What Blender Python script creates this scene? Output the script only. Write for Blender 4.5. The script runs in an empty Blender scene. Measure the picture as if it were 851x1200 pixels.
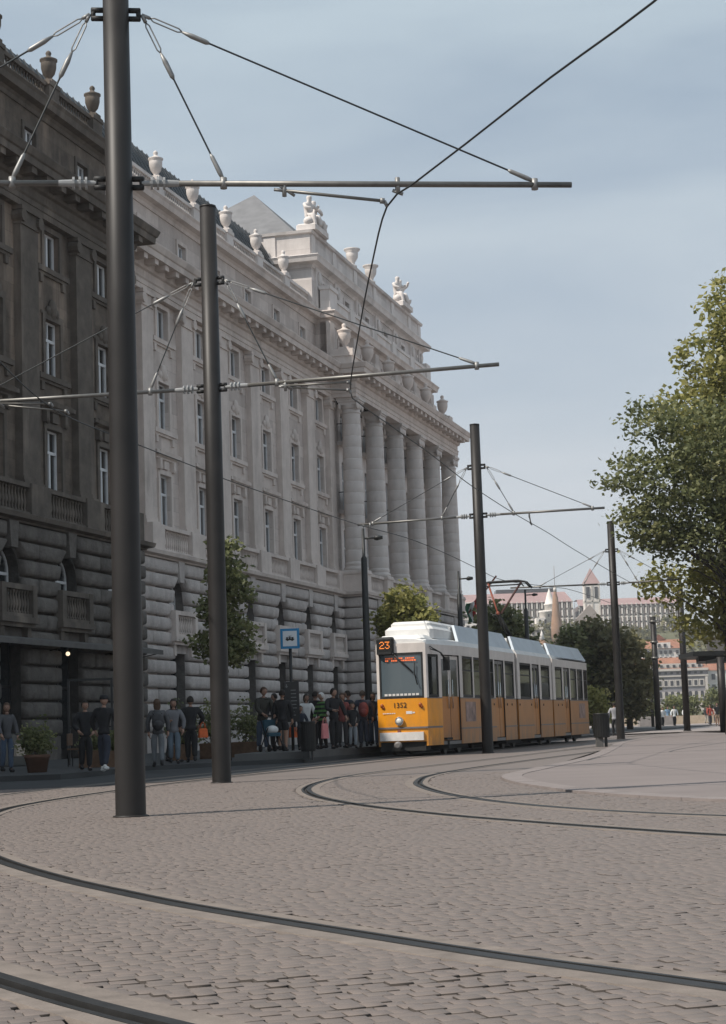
import bpy, bmesh, math, random
import numpy as np
from mathutils import Vector, Matrix
random.seed(7)
rng = np.random.default_rng(7)
scene = bpy.context.scene
COL = scene.collection

# ------------------------------------------------------------------ camera
F, PITCH, ROLL, CAM_H = 2150.0, math.atan(252/2150.0), math.atan(.034), .886
cd = bpy.data.cameras.new('camera')
cam = bpy.data.objects.new('camera', cd)
COL.objects.link(cam)
fw = Vector((0, math.cos(PITCH), math.sin(PITCH)))
r0 = Vector((1, 0, 0))
u0 = Vector((0, -math.sin(PITCH), math.cos(PITCH)))
rt = math.cos(ROLL)*r0 - math.sin(ROLL)*u0
up = math.sin(ROLL)*r0 + math.cos(ROLL)*u0
cam.matrix_world = Matrix(((rt.x, up.x, -fw.x, 0), (rt.y, up.y, -fw.y, 0), (rt.z, up.z, -fw.z, CAM_H), (0, 0, 0, 1)))
cd.sensor_fit = 'VERTICAL'
cd.sensor_height = 36
cd.lens = F/1200*36
cd.clip_start, cd.clip_end = .1, 20000
cd.dof.use_dof = False
scene.camera = cam

# ------------------------------------------------------------------ sky, sun, exposure
SUN_EL, SUN_DIR = math.radians(50), Vector((-math.cos(math.radians(28)), -math.sin(math.radians(28))))
world = bpy.data.worlds.new('World')
scene.world = world
world.use_nodes = True
nt = world.node_tree
nt.nodes.clear()
def wn(t, **k):
    n = nt.nodes.new(t)
    for a, b in k.items(): setattr(n, a, b)
    return n
sky = wn('ShaderNodeTexSky', sky_type='NISHITA', sun_disc=False)
sky.sun_elevation = SUN_EL
sky.sun_rotation = math.atan2(SUN_DIR.x, SUN_DIR.y)
sky.air_density, sky.dust_density, sky.ozone_density = 1.0, 1.3, 1.0
tc = wn('ShaderNodeTexCoord')
mp = wn('ShaderNodeMapping'); mp.inputs['Scale'].default_value = (1.0, 1.0, 4.2); mp.inputs['Rotation'].default_value = (.25, .3, .4)
n1 = wn('ShaderNodeTexNoise'); n1.inputs['Scale'].default_value = 2.3; n1.inputs['Detail'].default_value = 6; n1.inputs['Roughness'].default_value = .52; n1.inputs['Distortion'].default_value = .4
cr = wn('ShaderNodeMapRange'); cr.inputs[1].default_value = .36; cr.inputs[2].default_value = .66; cr.inputs[3].default_value = .60; cr.inputs[4].default_value = 1.0
mx = wn('ShaderNodeMix', data_type='RGBA')
sz = wn('ShaderNodeSeparateXYZ'); gr = wn('ShaderNodeMapRange', interpolation_type='SMOOTHSTEP'); gr.inputs[1].default_value = -.02; gr.inputs[2].default_value = .42
vc = wn('ShaderNodeMix', data_type='RGBA'); vc.inputs[6].default_value = (6.7, 7.0, 7.45, 1); vc.inputs[7].default_value = (4.95, 5.95, 6.75, 1)
bg = wn('ShaderNodeBackground'); bg.inputs['Strength'].default_value = .10
wo = wn('ShaderNodeOutputWorld')
L = nt.links.new
L(tc.outputs['Generated'], sz.inputs[0]); L(sz.outputs[2], gr.inputs[0]); L(gr.outputs[0], vc.inputs[0]); L(vc.outputs[2], mx.inputs[7])
L(tc.outputs['Generated'], mp.inputs['Vector']); L(mp.outputs[0], n1.inputs['Vector']); L(n1.outputs['Fac'], cr.inputs[0])
L(cr.outputs[0], mx.inputs[0]); L(sky.outputs[0], mx.inputs[6]); L(mx.outputs[2], bg.inputs['Color']); L(bg.outputs[0], wo.inputs[0])
sd = bpy.data.lights.new('sun', 'SUN'); sd.energy = 5.0; sd.angle = math.radians(.53); sd.color = (1, .93, .84)
sun = bpy.data.objects.new('sun', sd); COL.objects.link(sun)
tosun = Vector((SUN_DIR.x*math.cos(SUN_EL), SUN_DIR.y*math.cos(SUN_EL), math.sin(SUN_EL)))
sun.rotation_euler = tosun.to_track_quat('Z', 'Y').to_euler()
scene.view_settings.view_transform = 'Standard'
scene.view_settings.look = 'None'
scene.view_settings.exposure = 0.0
scene.view_settings.gamma = 1.0
scene.cycles.max_bounces = 6
scene.cycles.transparent_max_bounces = 8

# ------------------------------------------------------------------ helpers
def empty(name, label=None, cat=None, group=None, kind=None, loc=(0, 0, 0), rz=0.0, parent=None):
    o = bpy.data.objects.new(name, None)
    COL.objects.link(o)
    o.empty_display_size = .2
    o.location = loc; o.rotation_euler = (0, 0, rz)
    if parent: o.parent = parent
    return tag(o, label, cat, group, kind)

def tag(o, label=None, cat=None, group=None, kind=None):
    if label: o['label'] = label
    if cat: o['category'] = cat
    if group: o['group'] = group
    if kind: o['kind'] = kind
    return o

def inst(mesh, name, parent=None, loc=(0, 0, 0), rot=(0, 0, 0), scale=(1, 1, 1)):
    o = bpy.data.objects.new(name, mesh)
    COL.objects.link(o)
    o.location = loc; o.rotation_euler = rot; o.scale = scale
    if parent: o.parent = parent
    return o

def copy_tree(o, parent=None):
    c = o.copy(); COL.objects.link(c); c.parent = parent
    for ch in o.children: copy_tree(ch, c)
    return c

class MB:
    """collects faces for ONE mesh"""
    def __init__(s): s.v = []; s.f = []; s.m = []; s.sm = []
    def add(s, vs, fs, m=0, smooth=False):
        o = len(s.v); s.v += [tuple(p) for p in vs]
        for f in fs: s.f.append(tuple(i+o for i in f)); s.m.append(m); s.sm.append(smooth)
        return s
    def box(s, x0, x1, y0, y1, z0, z1, m=0):
        vs = [(x0,y0,z0),(x1,y0,z0),(x1,y1,z0),(x0,y1,z0),(x0,y0,z1),(x1,y0,z1),(x1,y1,z1),(x0,y1,z1)]
        return s.add(vs, [(0,3,2,1),(4,5,6,7),(0,1,5,4),(1,2,6,5),(2,3,7,6),(3,0,4,7)], m)
    def b(s, u0, u1, w0, w1, z0, z1, m=0):      # building frame: w is outwards, stored as y = -w
        return s.box(u0, u1, -w1, -w0, z0, z1, m)
    def bevbox(s, x0, x1, y0, y1, z0, z1, c, m=0):
        # box with chamfered vertical edges and top
        vs = []
        for z, i in ((z0, 0), (z1-c, 0), (z1, c)):
            a, b, d, e = x0+i, x1-i, y0+i, y1-i
            vs += [(a+c, d, z), (b-c, d, z), (b, d+c, z), (b, e-c, z), (b-c, e, z), (a+c, e, z), (a, e-c, z), (a, d+c, z)]
        fs = [tuple(range(7, -1, -1)), tuple(range(16, 24))]
        for k in (0, 8):
            for i in range(8): fs.append((k+i, k+(i+1) % 8, k+8+(i+1) % 8, k+8+i))
        return s.add(vs, fs, m)
    def prism(s, poly, z0, z1, m=0):
        n = len(poly)
        vs = [(x, y, z0) for x, y in poly]+[(x, y, z1) for x, y in poly]
        return s.add(vs, [tuple(range(n-1, -1, -1)), tuple(range(n, 2*n))]+[(i, (i+1) % n, n+(i+1) % n, n+i) for i in range(n)], m)
    def tube(s, pts, rad, n=8, m=0, cap=True, smooth=True):
        pts = [Vector(p) for p in pts]
        if not hasattr(rad, '__len__'): rad = [rad]*len(pts)
        vs = []; prev = None
        for i, p in enumerate(pts):
            d = (pts[min(i+1, len(pts)-1)]-pts[max(i-1, 0)]).normalized()
            a = prev if prev else (Vector((0, 0, 1)) if abs(d.z) < .9 else Vector((1, 0, 0)))
            x = (a-d*a.dot(d)).normalized(); y = d.cross(x); prev = x
            for k in range(n):
                t = 2*math.pi*k/n
                vs.append(p+(x*math.cos(t)+y*math.sin(t))*rad[i])
        fs = []
        for i in range(len(pts)-1):
            for k in range(n): fs.append((i*n+k, i*n+(k+1) % n, (i+1)*n+(k+1) % n, (i+1)*n+k))
        s.add(vs, fs, m, smooth)
        if cap:
            o = len(s.v)-len(vs)
            s.f.append(tuple(o+k for k in range(n-1, -1, -1))); s.m.append(m); s.sm.append(False)
            e = o+(len(pts)-1)*n
            s.f.append(tuple(e+k for k in range(n))); s.m.append(m); s.sm.append(False)
        return s
    def lathe(s, prof, n=16, c=(0, 0, 0), m=0, smooth=True, sx=1, sy=1):
        vs = []; fs = []
        for r, z in prof:
            for k in range(n):
                t = 2*math.pi*k/n; vs.append((c[0]+r*math.cos(t)*sx, c[1]+r*math.sin(t)*sy, c[2]+z))
        for i in range(len(prof)-1):
            for k in range(n): fs.append((i*n+k, i*n+(k+1) % n, (i+1)*n+(k+1) % n, (i+1)*n+k))
        s.add(vs, fs, m, smooth)
        o = len(s.v)-len(vs)
        if prof[0][0] > 1e-4: s.f.append(tuple(o+k for k in range(n-1, -1, -1))); s.m.append(m); s.sm.append(False)
        if prof[-1][0] > 1e-4:
            e = o+(len(prof)-1)*n; s.f.append(tuple(e+k for k in range(n))); s.m.append(m); s.sm.append(False)
        return s
    def ball(s, c, rx, ry=None, rz=None, n=10, k=6, m=0):
        ry = ry or rx; rz = rz or rx
        pr = [(max(1e-5, math.sin(math.pi*i/k)), -math.cos(math.pi*i/k)) for i in range(k+1)]
        vs = []
        for r, z in pr:
            for j in range(n):
                t = 2*math.pi*j/n; vs.append((c[0]+r*math.cos(t)*rx, c[1]+r*math.sin(t)*ry, c[2]+z*rz))
        fs = [(i*n+j, i*n+(j+1) % n, (i+1)*n+(j+1) % n, (i+1)*n+j) for i in range(k) for j in range(n)]
        return s.add(vs, fs, m, True)
    def sweep(s, prof, path, m=0, closed=False):
        """profile (outward offset, z) along a plan path of (u, w) points, mitred; stored in the building frame"""
        P = [Vector((a, b)) for a, b in path]; n = len(P); rings = []
        for i in range(n):
            d0 = (P[i]-P[i-1]).normalized() if i > 0 else (P[1]-P[0]).normalized()
            d1 = (P[i+1]-P[i]).normalized() if i < n-1 else d0
            n0 = Vector((-d0.y, d0.x)); n1 = Vector((-d1.y, d1.x))
            mi = (n0+n1); mi = mi/max(.2, mi.dot(n0)) if mi.length > 1e-6 else n0
            rings.append([(P[i].x+mi.x*o, -(P[i].y+mi.y*o), z) for o, z in prof])
        k = len(prof); vs = [p for r in rings for p in r]; fs = []
        for i in range(n-1):
            for j in range(k-1): fs.append((i*k+j, (i+1)*k+j, (i+1)*k+j+1, i*k+j+1))
        fs.append(tuple(range(k))); fs.append(tuple((n-1)*k+j for j in range(k-1, -1, -1)))
        return s.add(vs, fs, m)
    def mesh(s, name, mats):
        me = bpy.data.meshes.new(name)
        me.from_pydata(s.v, [], s.f)
        for a in (mats if isinstance(mats, (list, tuple)) else [mats]): me.materials.append(a)
        me.polygons.foreach_set('material_index', s.m)
        me.polygons.foreach_set('use_smooth', s.sm)
        me.update()
        return me
    def build(s, name, mats, parent=None, **k):
        return inst(s.mesh(name, mats), name, parent, **k)

def add_raw(name, V, Fq, mats, parent=None, attr=None, midx=None, smooth=False):
    """fast mesh of quads (or tris) from numpy"""
    V = np.asarray(V, np.float32); Fq = np.asarray(Fq, np.int32); k = Fq.shape[1]
    me = bpy.data.meshes.new(name)
    me.vertices.add(len(V)); me.vertices.foreach_set('co', V.ravel())
    me.loops.add(Fq.size); me.loops.foreach_set('vertex_index', Fq.ravel())
    me.polygons.add(len(Fq)); me.polygons.foreach_set('loop_start', np.arange(0, Fq.size, k, dtype=np.int32))
    for a in (mats if isinstance(mats, (list, tuple)) else [mats]): me.materials.append(a)
    if midx is not None: me.polygons.foreach_set('material_index', np.asarray(midx, np.int32))
    if smooth: me.polygons.foreach_set('use_smooth', np.ones(len(Fq), bool))
    me.update(calc_edges=True)
    if attr is not None:
        at = me.attributes.new('tint', 'FLOAT', 'FACE'); at.data.foreach_set('value', np.asarray(attr, np.float32))
    return inst(me, name, parent)

# ------------------------------------------------------------------ materials
def new_mat(name):
    m = bpy.data.materials.new(name); m.use_nodes = True
    t = m.node_tree; p = t.nodes['Principled BSDF']
    return m, t, p
def nd(t, ty, **k):
    n = t.nodes.new(ty)
    for a, b in k.items(): setattr(n, a, b)
    return n
TH = math.radians(15.157133)
def pos_vec(t, rot=0.0, scale=(1, 1, 1)):
    g = nd(t, 'ShaderNodeNewGeometry'); mp = nd(t, 'ShaderNodeMapping')
    mp.inputs['Rotation'].default_value = (0, 0, rot); mp.inputs['Scale'].default_value = scale
    t.links.new(g.outputs['Position'], mp.inputs['Vector']); return mp.outputs[0]
def noise(t, vec, scale, detail=4, rough=.55):
    n = nd(t, 'ShaderNodeTexNoise'); n.inputs['Scale'].default_value = scale; n.inputs['Detail'].default_value = detail; n.inputs['Roughness'].default_value = rough
    t.links.new(vec, n.inputs['Vector']); return n.outputs['Fac']
def ramp(t, fac, a, b, c0, c1):
    r = nd(t, 'ShaderNodeMapRange'); r.inputs[1].default_value = a; r.inputs[2].default_value = b
    t.links.new(fac, r.inputs[0])
    return mixc(t, r.outputs[0], c0, c1)
def mixc(t, fac, c0, c1, mode='MIX'):
    x = nd(t, 'ShaderNodeMix', data_type='RGBA', blend_type=mode)
    for i, c in ((6, c0), (7, c1)):
        if isinstance(c, (tuple, list)): x.inputs[i].default_value = (*c[:3], 1)
        else: t.links.new(c, x.inputs[i])
    if isinstance(fac, float): x.inputs[0].default_value = fac
    else: t.links.new(fac, x.inputs[0])
    return x.outputs[2]
def bump(t, p, h, strength=.3, dist=.02):
    b = nd(t, 'ShaderNodeBump'); b.inputs['Strength'].default_value = strength; b.inputs['Distance'].default_value = dist
    t.links.new(h, b.inputs['Height']); t.links.new(b.outputs[0], p.inputs['Normal'])
def plain(name, c, rough=.6, metal=0.0, var=.12, scale=3.0, spec=.4, bumps=0):
    m, t, p = new_mat(name)
    v = pos_vec(t); f = noise(t, v, scale, 5)
    c0 = tuple(x*(1-var) for x in c); c1 = tuple(min(1, x*(1+var)) for x in c)
    t.links.new(ramp(t, f, .3, .7, c0, c1), p.inputs['Base Color'])
    p.inputs['Roughness'].default_value = rough; p.inputs['Metallic'].default_value = metal
    p.inputs['Specular IOR Level'].default_value = spec
    if bumps: bump(t, p, noise(t, v, scale*6, 4), bumps, .01)
    return m
def stone(name, lo, hi, stain, stain_amt=.5, joints=True, course=.62, brickw=1.5, bscale=1.0, thresh=.5):
    m, t, p = new_mat(name)
    v = pos_vec(t, math.pi/2-TH if False else -(math.pi/2-TH))
    c = ramp(t, noise(t, v, 1.7*bscale, 6, .6), .3, .7, lo, hi)
    big = pos_vec(t, 0, (.55, .55, .13))
    c = mixc(t, _mr(t, noise(t, big, 1.0, 6, .62), thresh, thresh+.18, 0, stain_amt), c, stain)
    streak = pos_vec(t, 0, (1.5, 1.5, .10))
    c = mixc(t, _mr(t, noise(t, streak, 1.0, 5, .6), .52, .75, 0, stain_amt*.55), c, tuple(q*.62 for q in lo))
    if name.startswith('limestone') and 'clean' not in name:    # the soot of the left wing creeps a little way on to the pale stone
        su = nd(t, 'ShaderNodeSeparateXYZ'); t.links.new(v, su.inputs[0])
        lim = _mr(t, su.outputs[0], 66.5, 75.0, .62, .28); mm = nd(t, 'ShaderNodeMath', operation='SUBTRACT'); t.links.new(lim, mm.inputs[0]); t.links.new(noise(t, pos_vec(t, 0, (.8, .8, .3)), 1.0, 6, .65), mm.inputs[1])
        c = mixc(t, _mr(t, mm.outputs[0], -.02, .10, 0, .34), c, (.22, .19, .165))
    if joints:
        sx = nd(t, 'ShaderNodeSeparateXYZ'); t.links.new(v, sx.inputs[0])
        cx = nd(t, 'ShaderNodeCombineXYZ'); t.links.new(sx.outputs[0], cx.inputs[0]); t.links.new(sx.outputs[2], cx.inputs[1])
        b = nd(t, 'ShaderNodeTexBrick'); t.links.new(cx.outputs[0], b.inputs['Vector'])
        b.inputs['Scale'].default_value = 1; b.inputs['Brick Width'].default_value = brickw; b.inputs['Row Height'].default_value = course
        b.inputs['Mortar Size'].default_value = .012; b.inputs['Mortar Smooth'].default_value = .3; b.inputs['Bias'].default_value = 0
        b.inputs['Color1'].default_value = (1, 1, 1, 1); b.inputs['Color2'].default_value = (.78, .77, .77, 1); b.inputs['Mortar'].default_value = (.70, .69, .69, 1)
        c = mixc(t, 1.0, c, b.outputs['Color'], 'MULTIPLY')
    t.links.new(c, p.inputs['Base Color'])
    p.inputs['Roughness'].default_value = .85; p.inputs['Specular IOR Level'].default_value = .25
    bump(t, p, noise(t, v, 9 if joints or bscale == 1 else 5, 6, .68), .35 if bscale == 1 else .75, .03 if bscale == 1 else .07)
    return m
def _mr(t, fac, a, b, c, d):
    r = nd(t, 'ShaderNodeMapRange'); r.inputs[1].default_value = a; r.inputs[2].default_value = b; r.inputs[3].default_value = c; r.inputs[4].default_value = d
    t.links.new(fac, r.inputs[0]); return r.outputs[0]
def glass(name, c=(.02, .025, .03), rough=.04, var=0.0):
    m, t, p = new_mat(name)
    p.inputs['Base Color'].default_value = (*c, 1); p.inputs['Roughness'].default_value = rough; p.inputs['Specular IOR Level'].default_value = .7
    v = pos_vec(t); bump(t, p, noise(t, v, .9, 2), .05, .02)
    return m
def emit(name, c, s):
    m, t, p = new_mat(name)
    p.inputs['Base Color'].default_value = (*c, 1); p.inputs['Emission Color'].default_value = (*c, 1); p.inputs['Emission Strength'].default_value = s
    return m

M = {}
M['stone'] = stone('limestone', (0.572, 0.502, 0.459), (0.680, 0.605, 0.556), (0.389, 0.340, 0.308), .5)
M['stone_plain'] = stone('limestone_trim', (0.572, 0.502, 0.459), (0.680, 0.605, 0.556), (0.324, 0.281, 0.254), .5, joints=False)
M['stone_col'] = stone('limestone_columns', (0.572, 0.524, 0.491), (0.670, 0.616, 0.583), (0.356, 0.340, 0.329), .55, joints=False)
M['stone_up'] = stone('limestone_cleaned', (.62, .575, .545), (.72, .67, .64), (.33, .31, .29), .5, brickw=1.9)
M['stone_up_plain'] = stone('limestone_cleaned_trim', (.62, .575, .545), (.72, .67, .64), (.30, .28, .265), .5, joints=False)
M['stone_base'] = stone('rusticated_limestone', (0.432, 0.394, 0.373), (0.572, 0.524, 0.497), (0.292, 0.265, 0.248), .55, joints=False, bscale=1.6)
M['joint_stone'] = stone('dark_joint_stone', (.13, .12, .112), (.20, .185, .172), (.09, .083, .078), .6, joints=False, bscale=1.6)  # joint plane toned darker than the blocks in front of it
M['joint_stone_soot'] = stone('sooty_joint_stone', (.05, .046, .042), (.09, .082, .075), (.035, .032, .03), .6, joints=False, bscale=1.6)
M['soot'] = stone('sooty_limestone', (.085, .071, .059), (.19, .155, .125), (.36, .285, .225), .85, thresh=.49)
M['soot_plain'] = stone('sooty_limestone_trim', (.085, .073, .062), (.15, .128, .108), (.32, .265, .22), .7, joints=False, thresh=.55)
M['soot_base'] = stone('sooty_rustication', (0.098, 0.089, 0.080), (0.172, 0.156, 0.141), (0.057, 0.052, 0.048), .6, joints=False, bscale=1.6)
M['slate'] = plain('roof_slate', (.055, .062, .068), .55, var=.35, scale=2.2, bumps=.3)
M['slate_light'] = plain('roof_slate_pale', (.17, .17, .175), .7, var=.15, scale=1.5, bumps=.3)
M['white_frame'] = plain('white_window_paint', (.62, .63, .64), .5, var=.06)
M['pane'] = glass('window_glass', (.02, .024, .027), .06)
for n_ in M['pane'].node_tree.nodes:
    if n_.type == 'BSDF_PRINCIPLED': n_.inputs['IOR'].default_value = 2.3
M['curtain'] = plain('curtain_cloth', (.35, .38, .40), .9)
M['dark_in'] = plain('dark_interior', (.012, .013, .013), .9)
M['iron'] = plain('black_iron', (.018, .019, .019), .5)
M['pole'] = plain('dark_pole_paint', (.018, .016, .015), .5, metal=.0, var=.25, scale=2, spec=.36)
M['steel'] = plain('galvanised_steel', (.17, .165, .155), .45, metal=.6, var=.15, scale=8)
M['steel_lt'] = plain('bright_fittings', (.26, .26, .255), .5, metal=.5, var=.15, scale=12)
M['cable'] = plain('steel_cable', (.035, .04, .042), .5, metal=.3)
M['insul'] = plain('grey_insulator', (.27, .275, .275), .35, var=.1)
# ================================================================== GROUND
def sett_mat(name, procedural=False):
    m, t, p = new_mat(name)
    v = pos_vec(t)
    at = nd(t, 'ShaderNodeAttribute', attribute_type='GEOMETRY', attribute_name='tint')
    oi = nd(t, 'ShaderNodeObjectInfo')
    ad = nd(t, 'ShaderNodeMath', operation='ADD'); fr = nd(t, 'ShaderNodeMath', operation='FRACT')
    t.links.new(at.outputs['Fac'], ad.inputs[0]); t.links.new(oi.outputs['Random'], ad.inputs[1]); t.links.new(ad.outputs[0], fr.inputs[0])
    rp = nd(t, 'ShaderNodeValToRGB'); rp.color_ramp.interpolation = 'LINEAR'
    e = rp.color_ramp.elements
    e[0].position = 0; e[0].color = (0.150, 0.125, 0.111, 1); e[1].position = 1; e[1].color = (0.176, 0.146, 0.130, 1)
    for q, c in ((.3, (0.161, 0.135, 0.120, 1)), (.6, (0.166, 0.137, 0.123, 1)), (.85, (0.173, 0.141, 0.124, 1))):
        x = e.new(q); x.color = c
    fac = fr.outputs[0]
    if procedural:
        vr = pos_vec(t, math.radians(-20)); b = nd(t, 'ShaderNodeTexBrick'); t.links.new(vr, b.inputs['Vector'])
        b.inputs['Scale'].default_value = 1; b.inputs['Brick Width'].default_value = .135; b.inputs['Row Height'].default_value = .115
        b.inputs['Mortar Size'].default_value = .006; b.inputs['Color1'].default_value = (0, 0, 0, 1); b.inputs['Color2'].default_value = (1, 1, 1, 1); b.inputs['Mortar'].default_value = (.1, .1, .1, 1)
        fac = b.outputs['Color']
    t.links.new(fac, rp.inputs[0])
    c = rp.outputs[0]
    c = mixc(t, _mr(t, noise(t, v, .42, 5, .6), .35, .75, 0, .55), c, (0.156, 0.131, 0.119))
    c = mixc(t, _mr(t, noise(t, v, 40, 3, .6), .5, .8, 0, .15), c, (0.114, 0.094, 0.081))
    c = mixc(t, _mr(t, noise(t, v, 1.1, 5, .7), .62, .72, 0, .4), c, (0.125, 0.105, 0.094))
    t.links.new(c, p.inputs['Base Color'])
    p.inputs['Roughness'].default_value = .62; p.inputs['Specular IOR Level'].default_value = .35
    bump(t, p, noise(t, v, 60, 4, .6), .25, .006)
    return m
M['sett'] = sett_mat('granite_sett')
M['sett_far'] = sett_mat('sett_paving', True)
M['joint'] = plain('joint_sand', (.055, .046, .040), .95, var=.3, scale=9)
M['asphalt'] = plain('street_asphalt', (.034, .036, .038), .9, var=.2, scale=1.5, bumps=.4)
M['walk'] = plain('sidewalk_asphalt', (.048, .049, .050), .9, var=.18, scale=.9, bumps=.3)
M['pave'] = plain('pavement_asphalt', (0.190, 0.162, 0.153), .85, var=.10, scale=.6, bumps=.3)
M['kerb'] = plain('kerb_stone', (0.213, 0.183, 0.173), .8, var=.12, scale=2.5, bumps=.3)
M['kerb_dk'] = plain('platform_concrete', (.095, .093, .09), .85, var=.18, scale=1.5, bumps=.3)
M['plat_edge'] = plain('platform_edge_stone', (.15, .145, .14), .85)
M['plaza'] = plain('plaza_paving', (0.258, 0.225, 0.210), .8, var=.1, scale=.3)
M['concrete'] = plain('rail_bed_concrete', (0.179, 0.150, 0.130), .85, var=.2, scale=6, bumps=.4)
M['rail'] = plain('rail_steel', (.026, .025, .024), .5, metal=.35, var=.25, scale=7)
M['groove'] = plain('rail_groove', (.022, .02, .019), .9)

def crom(P, step=.25):
    P = [np.array(p, float) for p in P]; out = []
    for i in range(len(P)-1):
        a, b, c, d = P[max(i-1, 0)], P[i], P[i+1], P[min(i+2, len(P)-1)]
        n = max(2, int(np.linalg.norm(c-b)/step))
        for k in range(n):
            t = k/n
            out.append(.5*((2*b)+(-a+c)*t+(2*a-5*b+4*c-d)*t*t+(-a+3*b-3*c+d)*t**3))
    out.append(P[-1]); return np.array(out)
def normals(P):
    d = np.gradient(P, axis=0); d /= np.linalg.norm(d, axis=1)[:, None]
    return np.stack([-d[:, 1], d[:, 0]], 1)
def offset(P, o): return P+normals(P)*o
def ribbon(mb, P, prof, m=0):
    N = normals(P); k = len(prof); vs = []
    for p, n in zip(P, N):
        for o, z in prof: vs.append((p[0]+n[0]*o, p[1]+n[1]*o, z))
    fs = [(i*k+j, (i+1)*k+j, (i+1)*k+j+1, i*k+j+1) for i in range(len(P)-1) for j in range(k-1)]
    # keep faces pointing up
    if prof[0][0] < prof[-1][0]: fs = [f for f in fs]
    return mb.add(vs, [f[::-1] for f in fs] if prof[0][0] > prof[-1][0] else fs, m)

A_right = crom([(2.6, 4.0), (1.9, 4.9), (1.14, 6.12), (.45, 7.16), (-.16, 8.19), (-.60, 8.95), (-1.02, 9.71), (-1.45, 10.59), (-1.99, 11.76), (-2.72, 13.6), (-3.4, 15.7), (-4.0, 18.2), (-4.45, 21), (-4.68, 23.5), (-4.66, 25.3), (-4.47, 27.5), (-4.16, 29.86), (-3.8, 32.1), (-3.3, 34.4), (-2.65, 37), (-1.75, 40.2), (-.75, 43.8), (.45, 48.2), (1.74, 53.1), (4.7, 63.1), (9.44, 79.1), (20.5, 116.5), (29, 145)], .3)
A_left = offset(A_right, 1.70)
B_out = crom([(6.5, 9.6), (4.4, 11.6), (3.4, 12.65), (2.6, 13.75), (1.92, 15.2), (1.3, 16.7), (.82, 17.95), (.42, 19.2), (.08, 20.35), (-.2, 21.5), (-.45, 22.7), (-.66, 23.9), (-.82, 25.2), (-.93, 26.5), (-.98, 27.8), (-.96, 29.2), (-.88, 30.6), (-.7, 32.4), (-.28, 35), (.5, 38), (1.65, 41.7), (3.2, 46.6), (4.9, 52.4), (8.3, 63.8), (13, 79.7), (24, 116.5), (32, 143)], .3)
B_in = crom([(8.2, 11.2), (5.8, 13.1), (4.2, 14.85), (3.1, 16.4), (2.46, 17.57), (1.95, 18.9), (1.5, 20.5), (1.15, 22.3), (.9, 24.2), (.75, 26.2), (.69, 28), (.75, 29.8), (.92, 31.9), (1.4, 34.6), (2.15, 37.6), (3.1, 40.9), (4.3, 44.9), (6.5, 52), (9.9, 63.4), (14.6, 79.2), (25.6, 116), (33.6, 142.5)], .3)
RAILS = [A_right, A_left, B_out, B_in]
for P, side in ((A_right, 1), (A_left, -1), (B_out, -1), (B_in, 1)):
    mb = MB()
    ribbon(mb, P, sorted([(.066*side, .002), (.062*side, .008), (.0, .010), (-.004*side, -.016)]), 0)
    ribbon(mb, P, sorted([(-.004*side, -.016), (-.046*side, -.015)]), 1)
    ribbon(mb, P, sorted([(-.046*side, -.015), (-.048*side, .006), (-.074*side, .005), (-.077*side, -.014)]), 0)
    o = mb.build('tram_rail', [M['rail'], M['groove']]); tag(o, kind='structure')
    cb = MB()
    ribbon(cb, P, sorted([(.068*side, .004), (.195*side, .0045), (.20*side, -.014)]))
    ribbon(cb, P, sorted([(-.078*side, .004), (-.16*side, .0045), (-.165*side, -.014)]))
    o = cb.build('rail_bed', M['concrete']); tag(o, kind='structure')

road_poly = [(-60, 31.6), (-6.6, 32.7), (-4.75, 33.2), (-3.75, 34.4), (-3.0, 37.2), (-2.2, 40.5), (-1.2, 44.5), (0, 49), (1.2, 53), (8, 76), (-2, 78), (-6, 50), (-60, 44)]
walk_poly = [(-60, 37.6), (-6.55, 39.0), (-6.05, 41.6), (-5.6, 45.4), (-3.8, 47.6), (-1.8, 49.2), (-.42, 53.72), (8, 82), (30, 157), (4, 168), (-60, 60)]
plat_poly = [(-3.55, 48.05), (-1.80, 49.45), (-.47, 53.74), (7.5, 81), (5.1, 81.8), (-2.9, 53.8)]
kerb_pts = crom([(17, 100), (9.77, 70.8), (7.16, 55.9), (5.55, 46.3), (4.5, 40.8), (3.6, 36.9), (2.75, 33.3), (2.3, 31.4), (2.1, 30.0), (2.03, 28.6), (2.06, 26.9), (2.2, 25.1), (2.45, 22.9), (2.93, 20.85), (3.62, 19.0), (5.5, 15.6), (9, 11.5), (14, 7.5)], .3)
kerb_in = offset(kerb_pts, .33)

def inside(P, poly):
    x, y = P[:, 0], P[:, 1]; r = np.zeros(len(P), bool); n = len(poly)
    for i in range(n):
        (x0, y0), (x1, y1) = poly[i], poly[(i+1) % n]
        c = (y0 > y) != (y1 > y)
        with np.errstate(divide='ignore', invalid='ignore'): r ^= c & (x < (x1-x0)*(y-y0)/(y1-y0+1e-12)+x0)
    return r

g = MB().add([(-500, -60, -.03), (500, -60, -.03), (500, 300, -.03), (-500, 300, -.03)], [(0, 1, 2, 3)]).build('ground', M['joint'])
tag(g, kind='structure')
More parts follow.
